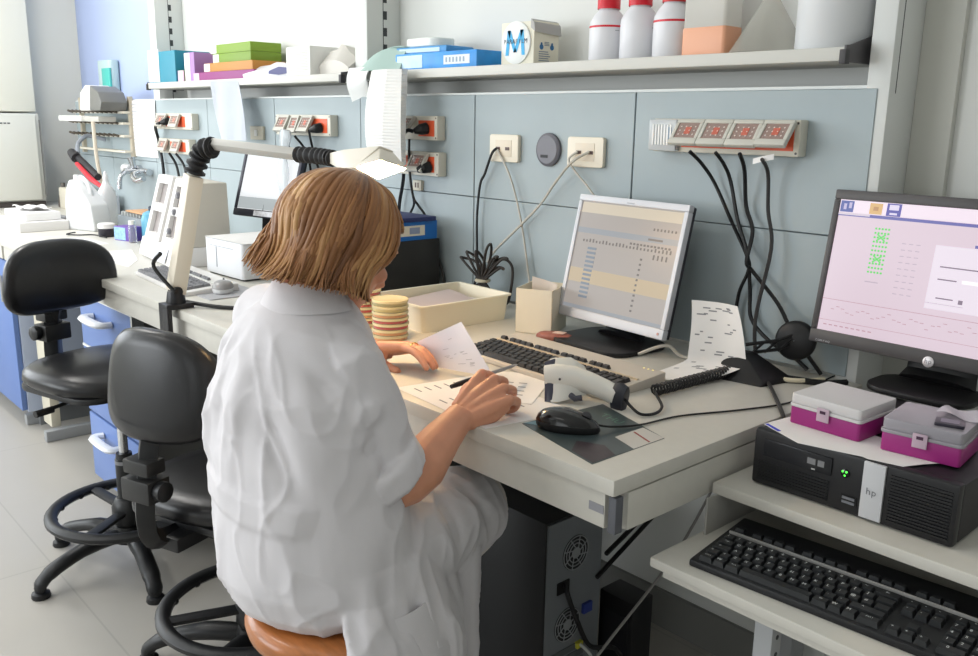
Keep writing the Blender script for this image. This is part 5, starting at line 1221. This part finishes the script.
# ---------------------------------------------------------------- cabinets under the bench
PB = mat('cabinet_blue', (104,130,186), .42); PBS = mat('cabinet_side', (104,104,102), .55)
t = thing('drawer_pedestal', 'blue drawer pedestal under the bench behind the chairs', 'drawer unit', (-2.36, .33, 0))
b = MB(); b.box(-.25, .27, -.26, .27, .06, .80); b.build('carcass', PBS, t, bevel=.003)
for i, (z0, z1) in enumerate(((.60, .785), (.34, .59), (.075, .33))):
    b = MB(); b.box(-.245, .27, -.285, -.262, z0, z1); d_ = b.build('drawer', PB, t, bevel=.003)
    b = MB(); zc = z1-.06; b.tube(smooth_path([(-.10, -.287, zc), (-.09, -.325, zc), (.06, -.325, zc), (.08, -.287, zc)], 5), .012, 8, sy=1.6); b.build('handle', mat('handle_white', (226,228,232), .4), d_)
    b = MB(); b.T = TR(.21, -.286, zc-.02) @ RX(PI/2); b.lathe([(.014, -.002), (.014, .008), (.009, .012)], 12); b.build('lock', mat('lock_dark', (70,72,82), .4), d_)
b = MB(); b.box(.271, .285, -.29, -.25, .07, .80); b.build('edge_strip', CHROME, t)
b = MB(); b.box(-.245, .27, -.287, -.262, .786, .80).box(-.245, .27, -.287, -.262, .591, .599); b.build('white_strips', WHITE, t)
b = MB()
for x in (-.2, .22):
    for y in (-.2, .2): b.T = TR(x-.0, y, .03) @ RY(PI/2); b.lathe([(.03, -.012), (.03, .012)], 14)
b.T = Matrix.Identity(4); b.build('casters', BLACK, t)
t = thing('base_cabinet', 'blue base cabinet under the far corner bench', 'cabinet', (-3.95, .38, 0))
b = MB(); b.box(-.62, .42, -.32, .36, .08, .80); b.build('carcass', mat('carcass_greyblue', (176,186,206), .5), t, bevel=.003)
for x0, x1 in ((-.615, -.10), (-.095, .415)):
    b = MB(); b.box(x0, x1, -.345, -.322, .09, .79); d_ = b.build('door', mat('door_blue', (100,126,182), .45), t, bevel=.003)
    b = MB(); b.tube([(x1-.06, -.36, .6), (x1-.06, -.36, .72)], .008, 8); b.build('handle', CHROME, d_)
b = MB(); b.box(-.60, .40, -.27, .34, 0, .08); b.build('plinth', mat('plinth_grey', (120,122,124), .6), t)
b = MB(); b.box(-3.45, -3.33, .10, .14, .05, .86); struct(b.build('trim_6', mat('service_pipe_cover', (206,200,182), .55), bevel=.003))
# closed back wall of the knee space
b = MB(); b.box(-2.05, -1.44, .70, .72, .06, .868); o = b.build('modesty_panel', mat('modesty_grey', (112,110,106), .6)); tag(o, 'dark grey back panel of the knee space under the lab bench', 'panel')
b = MB(); b.box(-1.38, -.98, .70, .72, .06, .868); o = b.build('modesty_panel', MATS['modesty_grey']); tag(o, 'grey back panel under the bench behind the woman', 'panel')
# ---------------------------------------------------------------- the seated woman
import numpy as np
BASE = Vector((-.39, -.25, 0))
PT = Matrix.Translation(-BASE)
def remesh(mb, vox, smooth=2):
    me = mb.mesh('tmp'); bm = bmesh.new(); bm.from_mesh(me); bmesh.ops.recalc_face_normals(bm, faces=bm.faces); bm.to_mesh(me); bm.free()
    ob = bpy.data.objects.new('tmp', me); COL.objects.link(ob)
    m = ob.modifiers.new('r', 'REMESH'); m.mode = 'VOXEL'; m.voxel_size = vox
    if smooth: s = ob.modifiers.new('s', 'SMOOTH'); s.iterations = smooth; s.factor = .5
    dg = bpy.context.evaluated_depsgraph_get(); out = bpy.data.meshes.new_from_object(ob.evaluated_get(dg))
    bpy.data.objects.remove(ob); bpy.data.meshes.remove(me)
    return out
def finish(me, name, material, parent=None):
    me.name = name; me.materials.clear(); me.materials.append(material)
    me.polygons.foreach_set('use_smooth', [True]*len(me.polygons))
    o = bpy.data.objects.new(name, me); COL.objects.link(o)
    if parent is not None: o.parent = parent
    return o
def displace(me, fn):
    n = len(me.vertices); co = np.empty(n*3); me.vertices.foreach_get('co', co); co = co.reshape(-1, 3)
    no = np.empty(n*3); me.vertex_normals.foreach_get('vector', no); no = no.reshape(-1, 3)
    co2 = fn(co+np.array(BASE), no)-np.array(BASE)
    me.vertices.foreach_set('co', co2.ravel()); me.update()
def seg_dist(P, A, B):
    A = np.array(A); B = np.array(B); d = B-A; t = np.clip(((P-A)@d)/(d@d), 0, 1); q = A+t[:, None]*d
    return np.linalg.norm(P-q, axis=1), t
SKIN = mat('skin', (214,152,122), .45, var=.05, vscale=30, bump=.06, bscale=220, sss=.12)
COATM = mat('coat_cotton', (213,210,213), .78, var=.01, vscale=20, bump=.10, bscale=500, sheen=.1)
TROU = mat('trouser_cotton', (222,216,212), .8, bump=.1, bscale=400)

# head frame
HC = Vector((-.462, -.185, 1.224))
hy = math.radians(4)           # heading of the face to the left of +Y
fpitch = math.radians(-28)
Hf = Vector((-math.sin(hy)*math.cos(fpitch), math.cos(hy)*math.cos(fpitch), math.sin(fpitch)))
Hr = Vector((math.cos(hy), math.sin(hy), 0)); Hu = Hr.cross(Hf)
HM = Matrix(((Hr.x, Hf.x, Hu.x, HC.x), (Hr.y, Hf.y, Hu.y, HC.y), (Hr.z, Hf.z, Hu.z, HC.z), (0, 0, 0, 1)))
b = MB(); b.T = PT @ HM
b.ball((0, -.012, .022), .075, .092, .09, 24, 16)                    # skull
b.loft([[(w*math.cos(2*PI*i/20), y0+d*math.sin(2*PI*i/20), z) for i in range(20)] for z, w, d, y0 in
        ((.05, .06, .075, .010), (.01, .066, .078, .014), (-.03, .064, .072, .018), (-.06, .055, .062, .022), (-.085, .040, .046, .032), (-.098, .022, .026, .042))])
b.tube([(0, .085, .012), (0, .098, -.008), (0, .108, -.028), (0, .094, -.036)], [.008, .010, .013, .010], 8)   # nose
b.ball((0, .084, -.058), .022, .010, .006, 12, 8); b.ball((0, .083, -.068), .019, .010, .006, 12, 8)         # lips
b.ball((0, .068, -.088), .020, .018, .014, 12, 8)                     # chin
for s in (-1, 1):
    b.ball((s*.03, .082, .028), .020, .010, .006, 10, 6)              # brow
    b.ball((s*.030, .074, .010), .0125, .0125, .0125, 12, 8)          # eye
    b.ball((s*.040, .064, -.022), .02, .018, .016, 10, 8)             # cheek
    b.ball((s*.074, -.006, -.002), .009, .019, .032, 12, 8)           # ear
    b.ball((s*.072, .0, -.03), .007, .010, .010, 8, 6)
b.T = PT
neck0 = HC+Hu*-.06+Hf*-.035
b.tube([tuple(neck0), (-.474, -.222, 1.16), (-.474, -.24, 1.08)], [.05, .053, .075], 18)
# torso under the coat
def ell(cx, cy, z, a, bb, n=40): return [(cx+a*math.cos(2*PI*i/n), cy+bb*math.sin(2*PI*i/n), z) for i in range(n)]
TOR = [(-.405, -.26, .655, .155, .13), (-.41, -.262, .70, .172, .14), (-.43, -.268, .80, .155, .125), (-.445, -.268, .88, .15, .115), (-.47, -.255, 1.0, .155, .11), (-.475, -.25, 1.07, .15, .09), (-.475, -.245, 1.11, .10, .07), (-.474, -.24, 1.14, .06, .055)]
b.loft([ell(*t_) for t_ in TOR])
shR, elR, wrR = Vector((-.362, -.238, 1.054)), Vector((-.303, -.192, .834)), Vector((-.350, -.008, .916))
shL, elL, wrL = Vector((-.625, -.235, 1.080)), Vector((-.80, -.10, .925)), Vector((-.775, .093, .938))
b.tube([tuple(shR+Vector((-.04, 0, .0))), tuple(shR), tuple(shR.lerp(elR, .4)), tuple(shR.lerp(elR, .8)), tuple(elR)], [.040, .043, .042, .040, .040], 14)
b.tube([tuple(elR+Vector((-.002, -.012, .004))), tuple(elR.lerp(wrR, .12)), tuple(elR.lerp(wrR, .35)+Vector((.004, 0, -.003))), tuple(elR.lerp(wrR, .7)), tuple(wrR.lerp(elR, .06)), tuple(wrR)], [.036, .043, .0445, .034, .0275, .027], 16, sx=.95, sy=1.05)
b.tube([tuple(shL+Vector((.04, 0, 0))), tuple(shL), tuple(shL.lerp(elL, .5)), tuple(elL)], [.05, .052, .045, .038], 14)
b.tube([tuple(elL), tuple(elL.lerp(wrL, .3)), tuple(elL.lerp(wrL, .75)), tuple(wrL)], [.037, .041, .03, .025], 14)
# legs: thighs forward on the stool, shanks down to the floor
for hip, kn, an, toe in (((-.325, -.24, .69), (-.437, .095, .668), (-.48, -.04, .10), (-.47, .11, .045)), ((-.49, -.24, .69), (-.60, .10, .675), (-.62, .06, .10), (-.64, .21, .045))):
    b.tube([hip, tuple(Vector(hip).lerp(Vector(kn), .5)), kn], [.078, .07, .056], 16)
    b.tube([kn, (kn[0]-.031, kn[1]-.045, .59), tuple(Vector(kn).lerp(Vector(an), .45)+Vector((-.02, -.03, 0))), an], [.054, .05, .048, .034], 14)
    b.tube([(an[0], an[1]-.03, .05), (an[0], an[1]+.04, .05), toe], [.034, .038, .028], 12)
# right hand, holding the pen
def finger(pts, r0, r1):
    n = len(pts); b.tube(smooth_path(pts, 3), [r0+(r1-r0)*i/((n-1)*3) for i in range((n-1)*3+1)], 10)
    b.ball(pts[-1], r1*1.02, n=10, m=8)
MC = [Vector(p) for p in ((-.384, .070, .970), (-.356, .076, .965), (-.330, .075, .954), (-.307, .068, .939))]
wl, wr_ = wrR+Vector((-.018, .004, .006)), wrR+Vector((.018, .002, -.004))
for k, (mc, L) in enumerate(zip(MC, (.95, 1.05, 1., .8))):
    w0 = wl.lerp(wr_, k/3)
    b.tube([tuple(w0), tuple(w0.lerp(mc, .5)+Vector((0, 0, .002))), tuple(mc)], [.0145, .0145, .0115], 10)
    lo = w0+Vector((-.006, .02, -.016)); b.tube([tuple(w0+Vector((0, 0, -.008))), tuple(lo.lerp(mc+Vector((0, -.008, -.016)), .6)), tuple(mc+Vector((0, -.004, -.009)))], [.013, .013, .010], 10)
    b.ball(tuple(mc), .0115, n=10, m=8)
    p1 = mc+Vector((-.010, .034, -.012))*L; p2 = p1+Vector((-.014, .006, -.021))*L; p3 = p2+Vector((-.010, -.014, -.006))*L
    finger([tuple(mc), tuple(p1), tuple(p2), tuple(p3)], .0098, .0072)
t0 = wl+Vector((-.004, .012, -.006))
finger([tuple(t0), (-.392, .034, .936), (-.418, .064, .938), (-.428, .092, .938)], .0135, .0085)
# left hand, holding the sheet
ML = [Vector(p) for p in ((-.700, .118, .951), (-.706, .138, .950), (-.714, .156, .944), (-.724, .171, .936))]
w0 = wrL
for k, mc in enumerate(ML):
    s0 = w0+Vector((.0, -.008+.010*k, .004-.004*k)); b.tube([tuple(s0), tuple(s0.lerp(mc, .5)), tuple(mc)], [.0145, .0145, .0115], 10); b.ball(tuple(mc), .0112, n=10, m=8)
    L = (1., 1.05, .98, .8)[k]
    p1 = mc+Vector((.036, .004, -.002))*L; p2 = p1+Vector((.028, .0, -.012))*L; p3 = p2+Vector((.020, -.002, -.014))*L
    finger([tuple(mc), tuple(p1), tuple(p2), tuple(p3)], .0096, .0070)
b.tube([tuple(w0+Vector((0, -.002, -.008))), (-.73, .112, .934)], [.016, .014], 10)
finger([(-.755, .090, .926), (-.735, .090, .914), (-.712, .096, .906), (-.692, .100, .903)], .0125, .0082)
me = remesh(b, .0034, 2)
person = finish(me, 'person', SKIN)
person.location = BASE
tag(person, 'woman with brown bob in white lab coat, seated on the wooden stool and writing', 'person')

# ---------------- lab coat
b = MB(); b.T = PT
CO = [(-.402, -.260, .652, .158, .152), (-.402, -.264, .672, .172, .160), (-.405, -.270, .71, .181, .165), (-.420, -.275, .78, .182, .154), (-.435, -.276, .845, .178, .146), (-.444, -.276, .90, .178, .142), (-.466, -.266, 1.0, .178, .134), (-.482, -.256, 1.06, .155, .120), (-.484, -.25, 1.095, .126, .104), (-.482, -.245, 1.122, .094, .086), (-.474, -.238, 1.143, .070, .068), (-.474, -.234, 1.160, .058, .058)]
b.loft([ell(*t_, n=56) for t_ in CO])
cuR = shR.lerp(elR, .84)
b.tube([(-.44, -.245, 1.055), tuple(shR+Vector((-.022, 0, .004))), tuple(shR+Vector((.004, 0, -.012))), tuple(shR.lerp(elR, .3)+Vector((.008, -.004, 0))), tuple(shR.lerp(elR, .62)), tuple(cuR)], [.054, .056, .057, .058, .057, .056], 24)
cd = (elR-shR).normalized(); cd2 = (cd+Vector((0, .45, -.1))).normalized()
b.tube([tuple(cuR-cd2*.030), tuple(cuR-cd2*.024), tuple(cuR+cd2*.012), tuple(cuR+cd2*.018)], [.054, .069, .069, .056], 28, sx=1.0, sy=1.06)
cuL = shL.lerp(elL, .86)
b.tube([(-.55, -.24, 1.09), tuple(shL), tuple(shL.lerp(elL, .5)), tuple(elL), tuple(elL.lerp(wrL, .25))], [.058, .064, .064, .058, .05], 20)
# skirt of the coat over the right thigh, and the side panel that hangs down past the stool
b.tube([(-.345, -.22, .705), (-.375, -.10, .702), (-.41, .02, .694), (-.432, .092, .685)], [.10, .098, .09, .08], 24)
b.tube([(-.48, -.22, .70), (-.54, -.06, .69), (-.58, .03, .68)], [.10, .09, .078], 20)
def flap(u, v):
    th = math.radians(-26+86*u); z = .74-.46*v
    k_ = max(0, min(1, (v-.10)/.13)); bl = min(1, u*2.4)
    r = (.160+.054*k_)*(1-bl)+(.156+.048*min(1, v*3.2))*bl+.007*math.sin(u*17+v*2)*v+.006*math.sin(u*9+1)*v
    cx, cy = -.402+.012*v, -.262+.01*v
    ex = 1.05+.06*v
    return (cx+ex*r*math.cos(th), cy+1.0*r*math.sin(th)+.02*v*u, z)
b.sheet(flap, 50, 40, .017)
def flap2(u, v):   # front edge falling from the thigh
    x0 = Vector(flap(1, .08+.92*v)); x1 = Vector((-.335+.02*v, .02-.03*v, .66-.36*v))
    p = x0.lerp(x1, u); return (p.x+.012*math.sin(u*9+v*3), p.y, p.z)
b.sheet(flap2, 20, 30, .016)
me = remesh(b, .0044, 2)
creases = [  # (A, B, width, height): long folds of the cloth
 ((-.545, -.36, 1.10), (-.60, -.39, .90), .009, -.006), ((-.56, -.38, 1.0), (-.53, -.42, .86), .010, .006),
 ((-.50, -.34, 1.10), (-.485, -.41, .93), .012, -.005), ((-.44, -.35, 1.06), (-.43, -.41, .95), .014, .006),
 ((-.57, -.41, .84), (-.47, -.45, .66), .008, .007), ((-.52, -.44, .82), (-.42, -.455, .68), .008, .006), ((-.60, -.37, .84), (-.55, -.42, .68), .010, -.006),
 ((-.37, -.40, 1.0), (-.31, -.35, .86), .014, -.006), ((-.30, -.28, .96), (-.36, -.33, .90), .010, -.007), ((-.265, -.24, 1.0), (-.33, -.30, .95), .010, .006),
 ((-.27, -.25, .94), (-.34, -.29, .90), .007, -.007), ((-.36, -.35, 1.10), (-.30, -.30, 1.02), .012, -.005),
 ((-.22, -.30, .78), (-.20, -.30, .45), .012, .005), ((-.20, -.22, .76), (-.19, -.20, .40), .012, -.006), ((-.205, -.15, .74), (-.20, -.13, .40), .012, .006), ((-.25, -.05, .74), (-.25, -.02, .40), .012, -.006),
 ((-.36, -.02, .79), (-.33, .04, .70), .010, -.006), ((-.42, .03, .775), (-.36, .09, .70), .010, .005), ((-.33, -.08, .80), (-.27, -.06, .70), .010, -.005)]
def folds(P, N):
    h = np.zeros(len(P))
    for A, B, w, a in creases:
        d, t = seg_dist(P, A, B); fade = np.clip(4*t*(1-t)+.25, 0, 1)
        d = np.maximum(d-.012, 0)
        h += 1.7*a*np.exp(-(d/(w*.8))**1.3)*fade
    # half belt across the back
    d = P[:, 2]-(.842-.05*(P[:, 0]+.44)); back = np.clip((-.30-P[:, 1])/.03, 0, 1)*np.clip((P[:, 0]+.62)/.02, 0, 1)*np.clip((-.28-P[:, 0])/.02, 0, 1)
    h += .0065*back*(1/(1+np.exp((np.abs(d)-.022)/.0025)))
    # pocket edge on the side panel
    n1 = np.sin(P[:, 0]*23+P[:, 2]*17+P[:, 1]*11)*np.sin(P[:, 2]*31-P[:, 1]*19)
    h += .0022*n1*np.clip((1.14-P[:, 2])/.1, 0, 1)
    rg = np.empty(len(P))
    for i, (x, y, z) in enumerate(P):
        wv = mnoise.noise((x*5, y*5, z*5))*.5
        q = 1-abs(mnoise.noise((x*11+wv+3, y*11+wv, z*4.2+wv)))*2.6
        q2 = 1-abs(mnoise.noise((x*16+z*7+wv, y*16-z*7, z*9+9)))*3.2
        rg[i] = .0048*max(q, 0)**2.2+.0026*max(q2, 0)**2.4
    h += rg*np.clip((1.13-P[:, 2])/.06, .15, 1)
    return P+N*h[:, None]
displace(me, folds)
coat = finish(me, 'lab_coat', COATM, person)
# collar, cuff seam, pocket
b = MB(); b.T = PT
b.loft([[(cx+a*math.cos(t_), cy+bb*math.sin(t_), z) for t_ in [math.radians(-205+230*i/30) for i in range(31)]] for cx, cy, z, a, bb in ((-.474, -.238, 1.128, .086, .084), (-.474, -.238, 1.146, .075, .075), (-.474, -.234, 1.170, .062, .064), (-.474, -.232, 1.172, .058, .060), (-.474, -.234, 1.146, .068, .068))], caps=False)
col_ = b.build('collar', COATM, coat, sharp=70)
b = MB(); b.T = PT
def pocket(u, v):
    p = Vector(flap(.18+.5*u, .14+(.30+.05*math.sin(u*PI))*v)); a = math.atan2(p.y+.262, p.x+.402); return (p.x+.0095*math.cos(a), p.y+.0095*math.sin(a), p.z)
b.sheet(pocket, 16, 16, .003); b.build('pocket', COATM, coat, sharp=70)
# trousers below the coat and shoes
b = MB(); b.T = PT
b.tube([(-.40, -.05, .68), (-.437, .10, .674), (-.47, .05, .60), (-.485, -.02, .40), (-.48, -.04, .12)], [.085, .077, .076, .07, .06], 20)
b.tube([(-.56, -.05, .68), (-.60, .09, .672), (-.61, .10, .60), (-.62, .08, .40), (-.62, .06, .12)], [.085, .077, .074, .07, .06], 20)
me = remesh(b, .006, 2)
def tf(P, N):
    h = .003*np.sin(P[:, 2]*40+P[:, 0]*20)*np.sin(P[:, 1]*33)+.002*np.sin(P[:, 0]*70+P[:, 1]*40)
    for A, B, a in (((-.39, .03, .74), (-.36, .12, .68), -.006), ((-.40, .0, .75), (-.40, .12, .73), .005), ((-.37, .07, .70), (-.40, .13, .63), -.005)):
        d, t_ = seg_dist(P, A, B); h += a*np.exp(-(np.maximum(d-.012, 0)/.009)**2)
    return P+N*h[:, None]
displace(me, tf); finish(me, 'trousers', TROU, person)
for x, sy_ in ((-.475, .0), (-.635, .10)):
    b = MB(); b.T = PT; b.loft([[(x+w*math.cos(2*PI*i/20), sy_+d*math.sin(2*PI*i/20), z) for i in range(20)] for z, w, d in ((0.001, .042, .125), (.02, .047, .13), (.05, .045, .12), (.08, .04, .085))]); b.build('shoe', mat('shoe_white', (214,212,206), .5), person)
# ring on the left hand, eyes
b = MB(); b.T = PT; b.tube([(-.682, .138+.0115*math.cos(2*PI*i/20), .9505+.0115*math.sin(2*PI*i/20)) for i in range(20)], .0015, 6, closed=True); b.build('ring', mat('gold', (230,190,110), .25, metal=1), person)
for s in (-1, 1):
    b = MB(); b.T = PT @ HM; b.ball((s*.030, .0797, .010), .0066, .006, .0055, 12, 8); e_ = b.build('eye', mat('eye_white', (236,234,230), .2), person)
    b = MB(); b.T = PT @ HM; b.ball((s*.030, .0846, .0085), .0036, .0018, .0036, 10, 8); b.build('iris', mat('iris_brown', (70,50,36), .2), e_)

# ---------------- hair: a shell of overlapping locks in a chin-length bob
HAIR = mat('hair_brown', (150,104,66), .42, sheen=.0)
nt = HAIR.node_tree; bs = nt.nodes['Principled BSDF']
at_ = nt.nodes.new('ShaderNodeAttribute'); at_.attribute_name = 'tone'
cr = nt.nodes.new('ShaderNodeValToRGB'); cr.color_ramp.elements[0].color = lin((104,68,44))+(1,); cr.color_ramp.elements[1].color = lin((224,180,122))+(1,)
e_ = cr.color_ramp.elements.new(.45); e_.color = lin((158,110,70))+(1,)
nz = nt.nodes.new('ShaderNodeTexNoise'); nz.inputs['Scale'].default_value = 40; nz.inputs['Detail'].default_value = 3
nt.links.new(at_.outputs['Fac'], cr.inputs['Fac']); nt.links.new(cr.outputs['Color'], bs.inputs['Base Color'])
bs.inputs['Specular IOR Level'].default_value = .45
b = MB(); tones = []
HB = PT @ HM
b.T = HB
rnd = random.Random(21)
def hair_pt(phi, s, lift=0.):
    """phi: direction round the head (0 = right ear side +x, pi/2 = face, -pi/2 = back); s 0 at the parting .. 1 at the tips"""
    c, sn = math.cos(phi), math.sin(phi)
    top = Vector((.012, .012, .122))
    if s < .62:
        a = s/.62*PI*.56
        rx, ry, rz = .094, .106, .100
        p = Vector((c*math.sin(a)*rx, sn*math.sin(a)*ry-.012, math.cos(a)*rz+.02)); p = p.lerp(top, max(0, (1-s/.10))*.6 if s < .10 else 0)
    else:
        k = (s-.62)/.38; a = PI*.56
        e = Vector((c*math.sin(a)*.094, sn*math.sin(a)*.106-.012, math.cos(a)*.100+.02))
        back = max(0, -sn)
        dn = .082+.022*back
        flip = .016*k*k*(1 if k < .8 else 1)+.0
        inn = -.020*math.sin(k*PI*.8)
        p = e+Vector((c*(inn+flip), sn*(inn+flip), -dn*k))
    out = Vector((c, sn, .35 if s < .4 else .0)).normalized()
    return p+out*lift
# base shell
n1, n2 = 64, 30
rings = []
for j in range(n2+1):
    s = .02+.96*j/n2; r = []
    for i in range(n1):
        phi = 2*PI*i/n1
        # keep the face free: the front locks sweep to the sides
        f = max(0, math.sin(phi)-.55)/.45
        ss = s*(1-.66*f) if f > 0 else s
        r.append(tuple(hair_pt(phi, ss, -.006)))
    rings.append(r)
v0 = len(b.v); b.loft(rings, caps=True); tones += [.3]*(len(b.v)-v0)
def lock(phi, s0, s1, w, lift, tone, wob, curl):
    P = []; n = 15
    for k in range(n):
        u = k/(n-1); s = s0+(s1-s0)*u
        ph = phi+wob*(.25*math.sin(u*5+phi*4)*u)+curl*.08*u*u
        p = hair_pt(ph, s, lift*(math.sin(min(1, u*1.6)*PI/2)))
        cc, ss = math.cos(ph), math.sin(ph)
        p = p+Vector((cc, ss, 0))*(.0045*math.sin(u*9+phi*6)*u)
        if u > .66:
            q = (u-.66)/.34
            an = q*PI*1.15
            p = p+(Vector((cc, ss, 0))*(.020*(math.sin(an*.8)+.25*q))*curl+Vector((0, 0, .020*(1-math.cos(an))*.5*curl)) if curl > 0 else Vector((cc, ss, 0))*(.026*q*q*curl))+Vector((-ss, cc, 0))*(.010*q*q*curl)
        P.append(tuple(p))
    R = [w*(.6+.5*math.sin(PI*min(1, .25+k/(n-1)*.7)))*(1 if k < n-3 else (.85, .6, .25)[k-n+3]) for k in range(n)]
    b.tube(P, R, 6, sx=.55, sy=1.0, up=(math.cos(phi), math.sin(phi), .3))
    for k in range(n):
        for q in range(6): tones.append(max(0, min(1, tone+.08*math.sin(k*.6+phi*7)+.12*(k/(n-1)-.5))))
for k in range(1150):
    phi = -PI/2+rnd.gauss(0, 1)*1.2 if k % 3 else rnd.uniform(-PI, PI)
    s0 = rnd.choice((.03, .05, .08, .2, .3)); s1 = rnd.uniform(.92, 1.02)
    if math.sin(phi) > .50:
        lock(phi, .03, rnd.uniform(.30, .42), rnd.uniform(.004, .007), rnd.uniform(0, .006), .3+.4*rnd.random(), .3, 0); continue
    dphi = math.degrees(math.atan2(math.sin(phi), math.cos(phi)))
    flipw = math.exp(-((dphi+138)/34)**2)
    curl = flipw*rnd.uniform(.75, 1.15)+(1-flipw)*rnd.uniform(-.6, .05)
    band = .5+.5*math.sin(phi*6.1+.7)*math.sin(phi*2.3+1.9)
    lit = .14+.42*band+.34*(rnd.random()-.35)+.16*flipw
    lock(phi, s0, s1, rnd.uniform(.0026, .0066), rnd.uniform(-.002, .009), lit, rnd.uniform(-.5, .5), curl)
me = b.mesh('hair'); 
bm = bmesh.new(); bm.from_mesh(me); bmesh.ops.recalc_face_normals(bm, faces=bm.faces); bm.to_mesh(me); bm.free()
at2 = me.attributes.new('tone', 'FLOAT', 'POINT'); at2.data.foreach_set('value', tones)
hair = finish(me, 'hair', HAIR, person)
# ---------------------------------------------------------------- ceiling lamps, daylight, added fill, camera
def area(name, loc, rot, sx, sy, power, col, spread=PI):
    l = bpy.data.lights.new(name, 'AREA'); l.shape = 'RECTANGLE'; l.size = sx; l.size_y = sy; l.energy = power; l.color = col; l.spread = spread
    o = bpy.data.objects.new(name, l); COL.objects.link(o); o.location = loc; o.rotation_euler = rot; return o
LENS = mat('lamp_diffuser', (240,240,238), .5, emit=(255,250,240), estr=2.0)
for x, y_, pw in ((-3.7, -.2, 34), (-2.0, -1.6, 16), (.0, -1.6, 3)):
    t = thing('ceiling_lamp', 'long white ceiling lamp over the room', 'ceiling lamp', (x, y_, ZC-.08), 0, 'ceiling lamps')
    b = MB(); b.box(-.6, .6, -.15, .15, .015, .079); b.build('housing', WHITE, t)
    b = MB(); b.box(-.58, .58, -.13, .13, .0, .014); b.build('diffuser', LENS, t)
    area('ceiling_light', (x, y_, ZC-.10), (0, 0, 0), 1.15, .26, pw, (1, .97, .93))
DAY = (.93, .97, 1.0)
area('daylight_and_fill', (XL+.02, -1.8, 1.8), (0, -PI/2, 0), 1.6, 2.5, 95, DAY)
area('daylight_and_fill', (-3.1, YF+.02, 1.8), (PI/2, 0, 0), 2.9, 1.6, 140, DAY)
area('daylight_and_fill', (1.4, YF+.02, 1.8), (PI/2, 0, 0), 2.3, 1.6, 24, DAY)  # added fill light that brightens the wall under the bench
w = bpy.data.worlds.new('sky'); scene.world = w; w.use_nodes = True
bg = w.node_tree.nodes['Background']; bg.inputs['Color'].default_value = (.75, .86, 1, 1); bg.inputs['Strength'].default_value = 1.0

F_PX = 884.434788; yaw, pitch, roll = -.833138668, -.228616389, -.016920278
fw = Vector((math.sin(yaw)*math.cos(pitch), math.cos(yaw)*math.cos(pitch), math.sin(pitch)))
r0 = Vector((math.cos(yaw), -math.sin(yaw), 0)); d0 = fw.cross(r0)
c_, s_ = math.cos(roll), math.sin(roll)
rt = r0*c_+d0*s_; dn = -r0*s_+d0*c_
cam = bpy.data.cameras.new('camera'); co = bpy.data.objects.new('camera', cam); COL.objects.link(co)
M3 = Matrix((rt, -dn, -fw)).transposed()
co.matrix_world = Matrix.Translation((.80189, -.99216, 1.43)) @ M3.to_4x4()
cam.sensor_width = 36; cam.sensor_fit = 'HORIZONTAL'; cam.lens = F_PX*36/978; cam.clip_start = .02; cam.clip_end = 60
scene.camera = co
vs = scene.view_settings; vs.view_transform = 'Standard'; vs.look = 'None'; vs.gamma = 1; vs.exposure = -0.42; vs.use_curve_mapping = False
scene.cycles.use_denoising = True
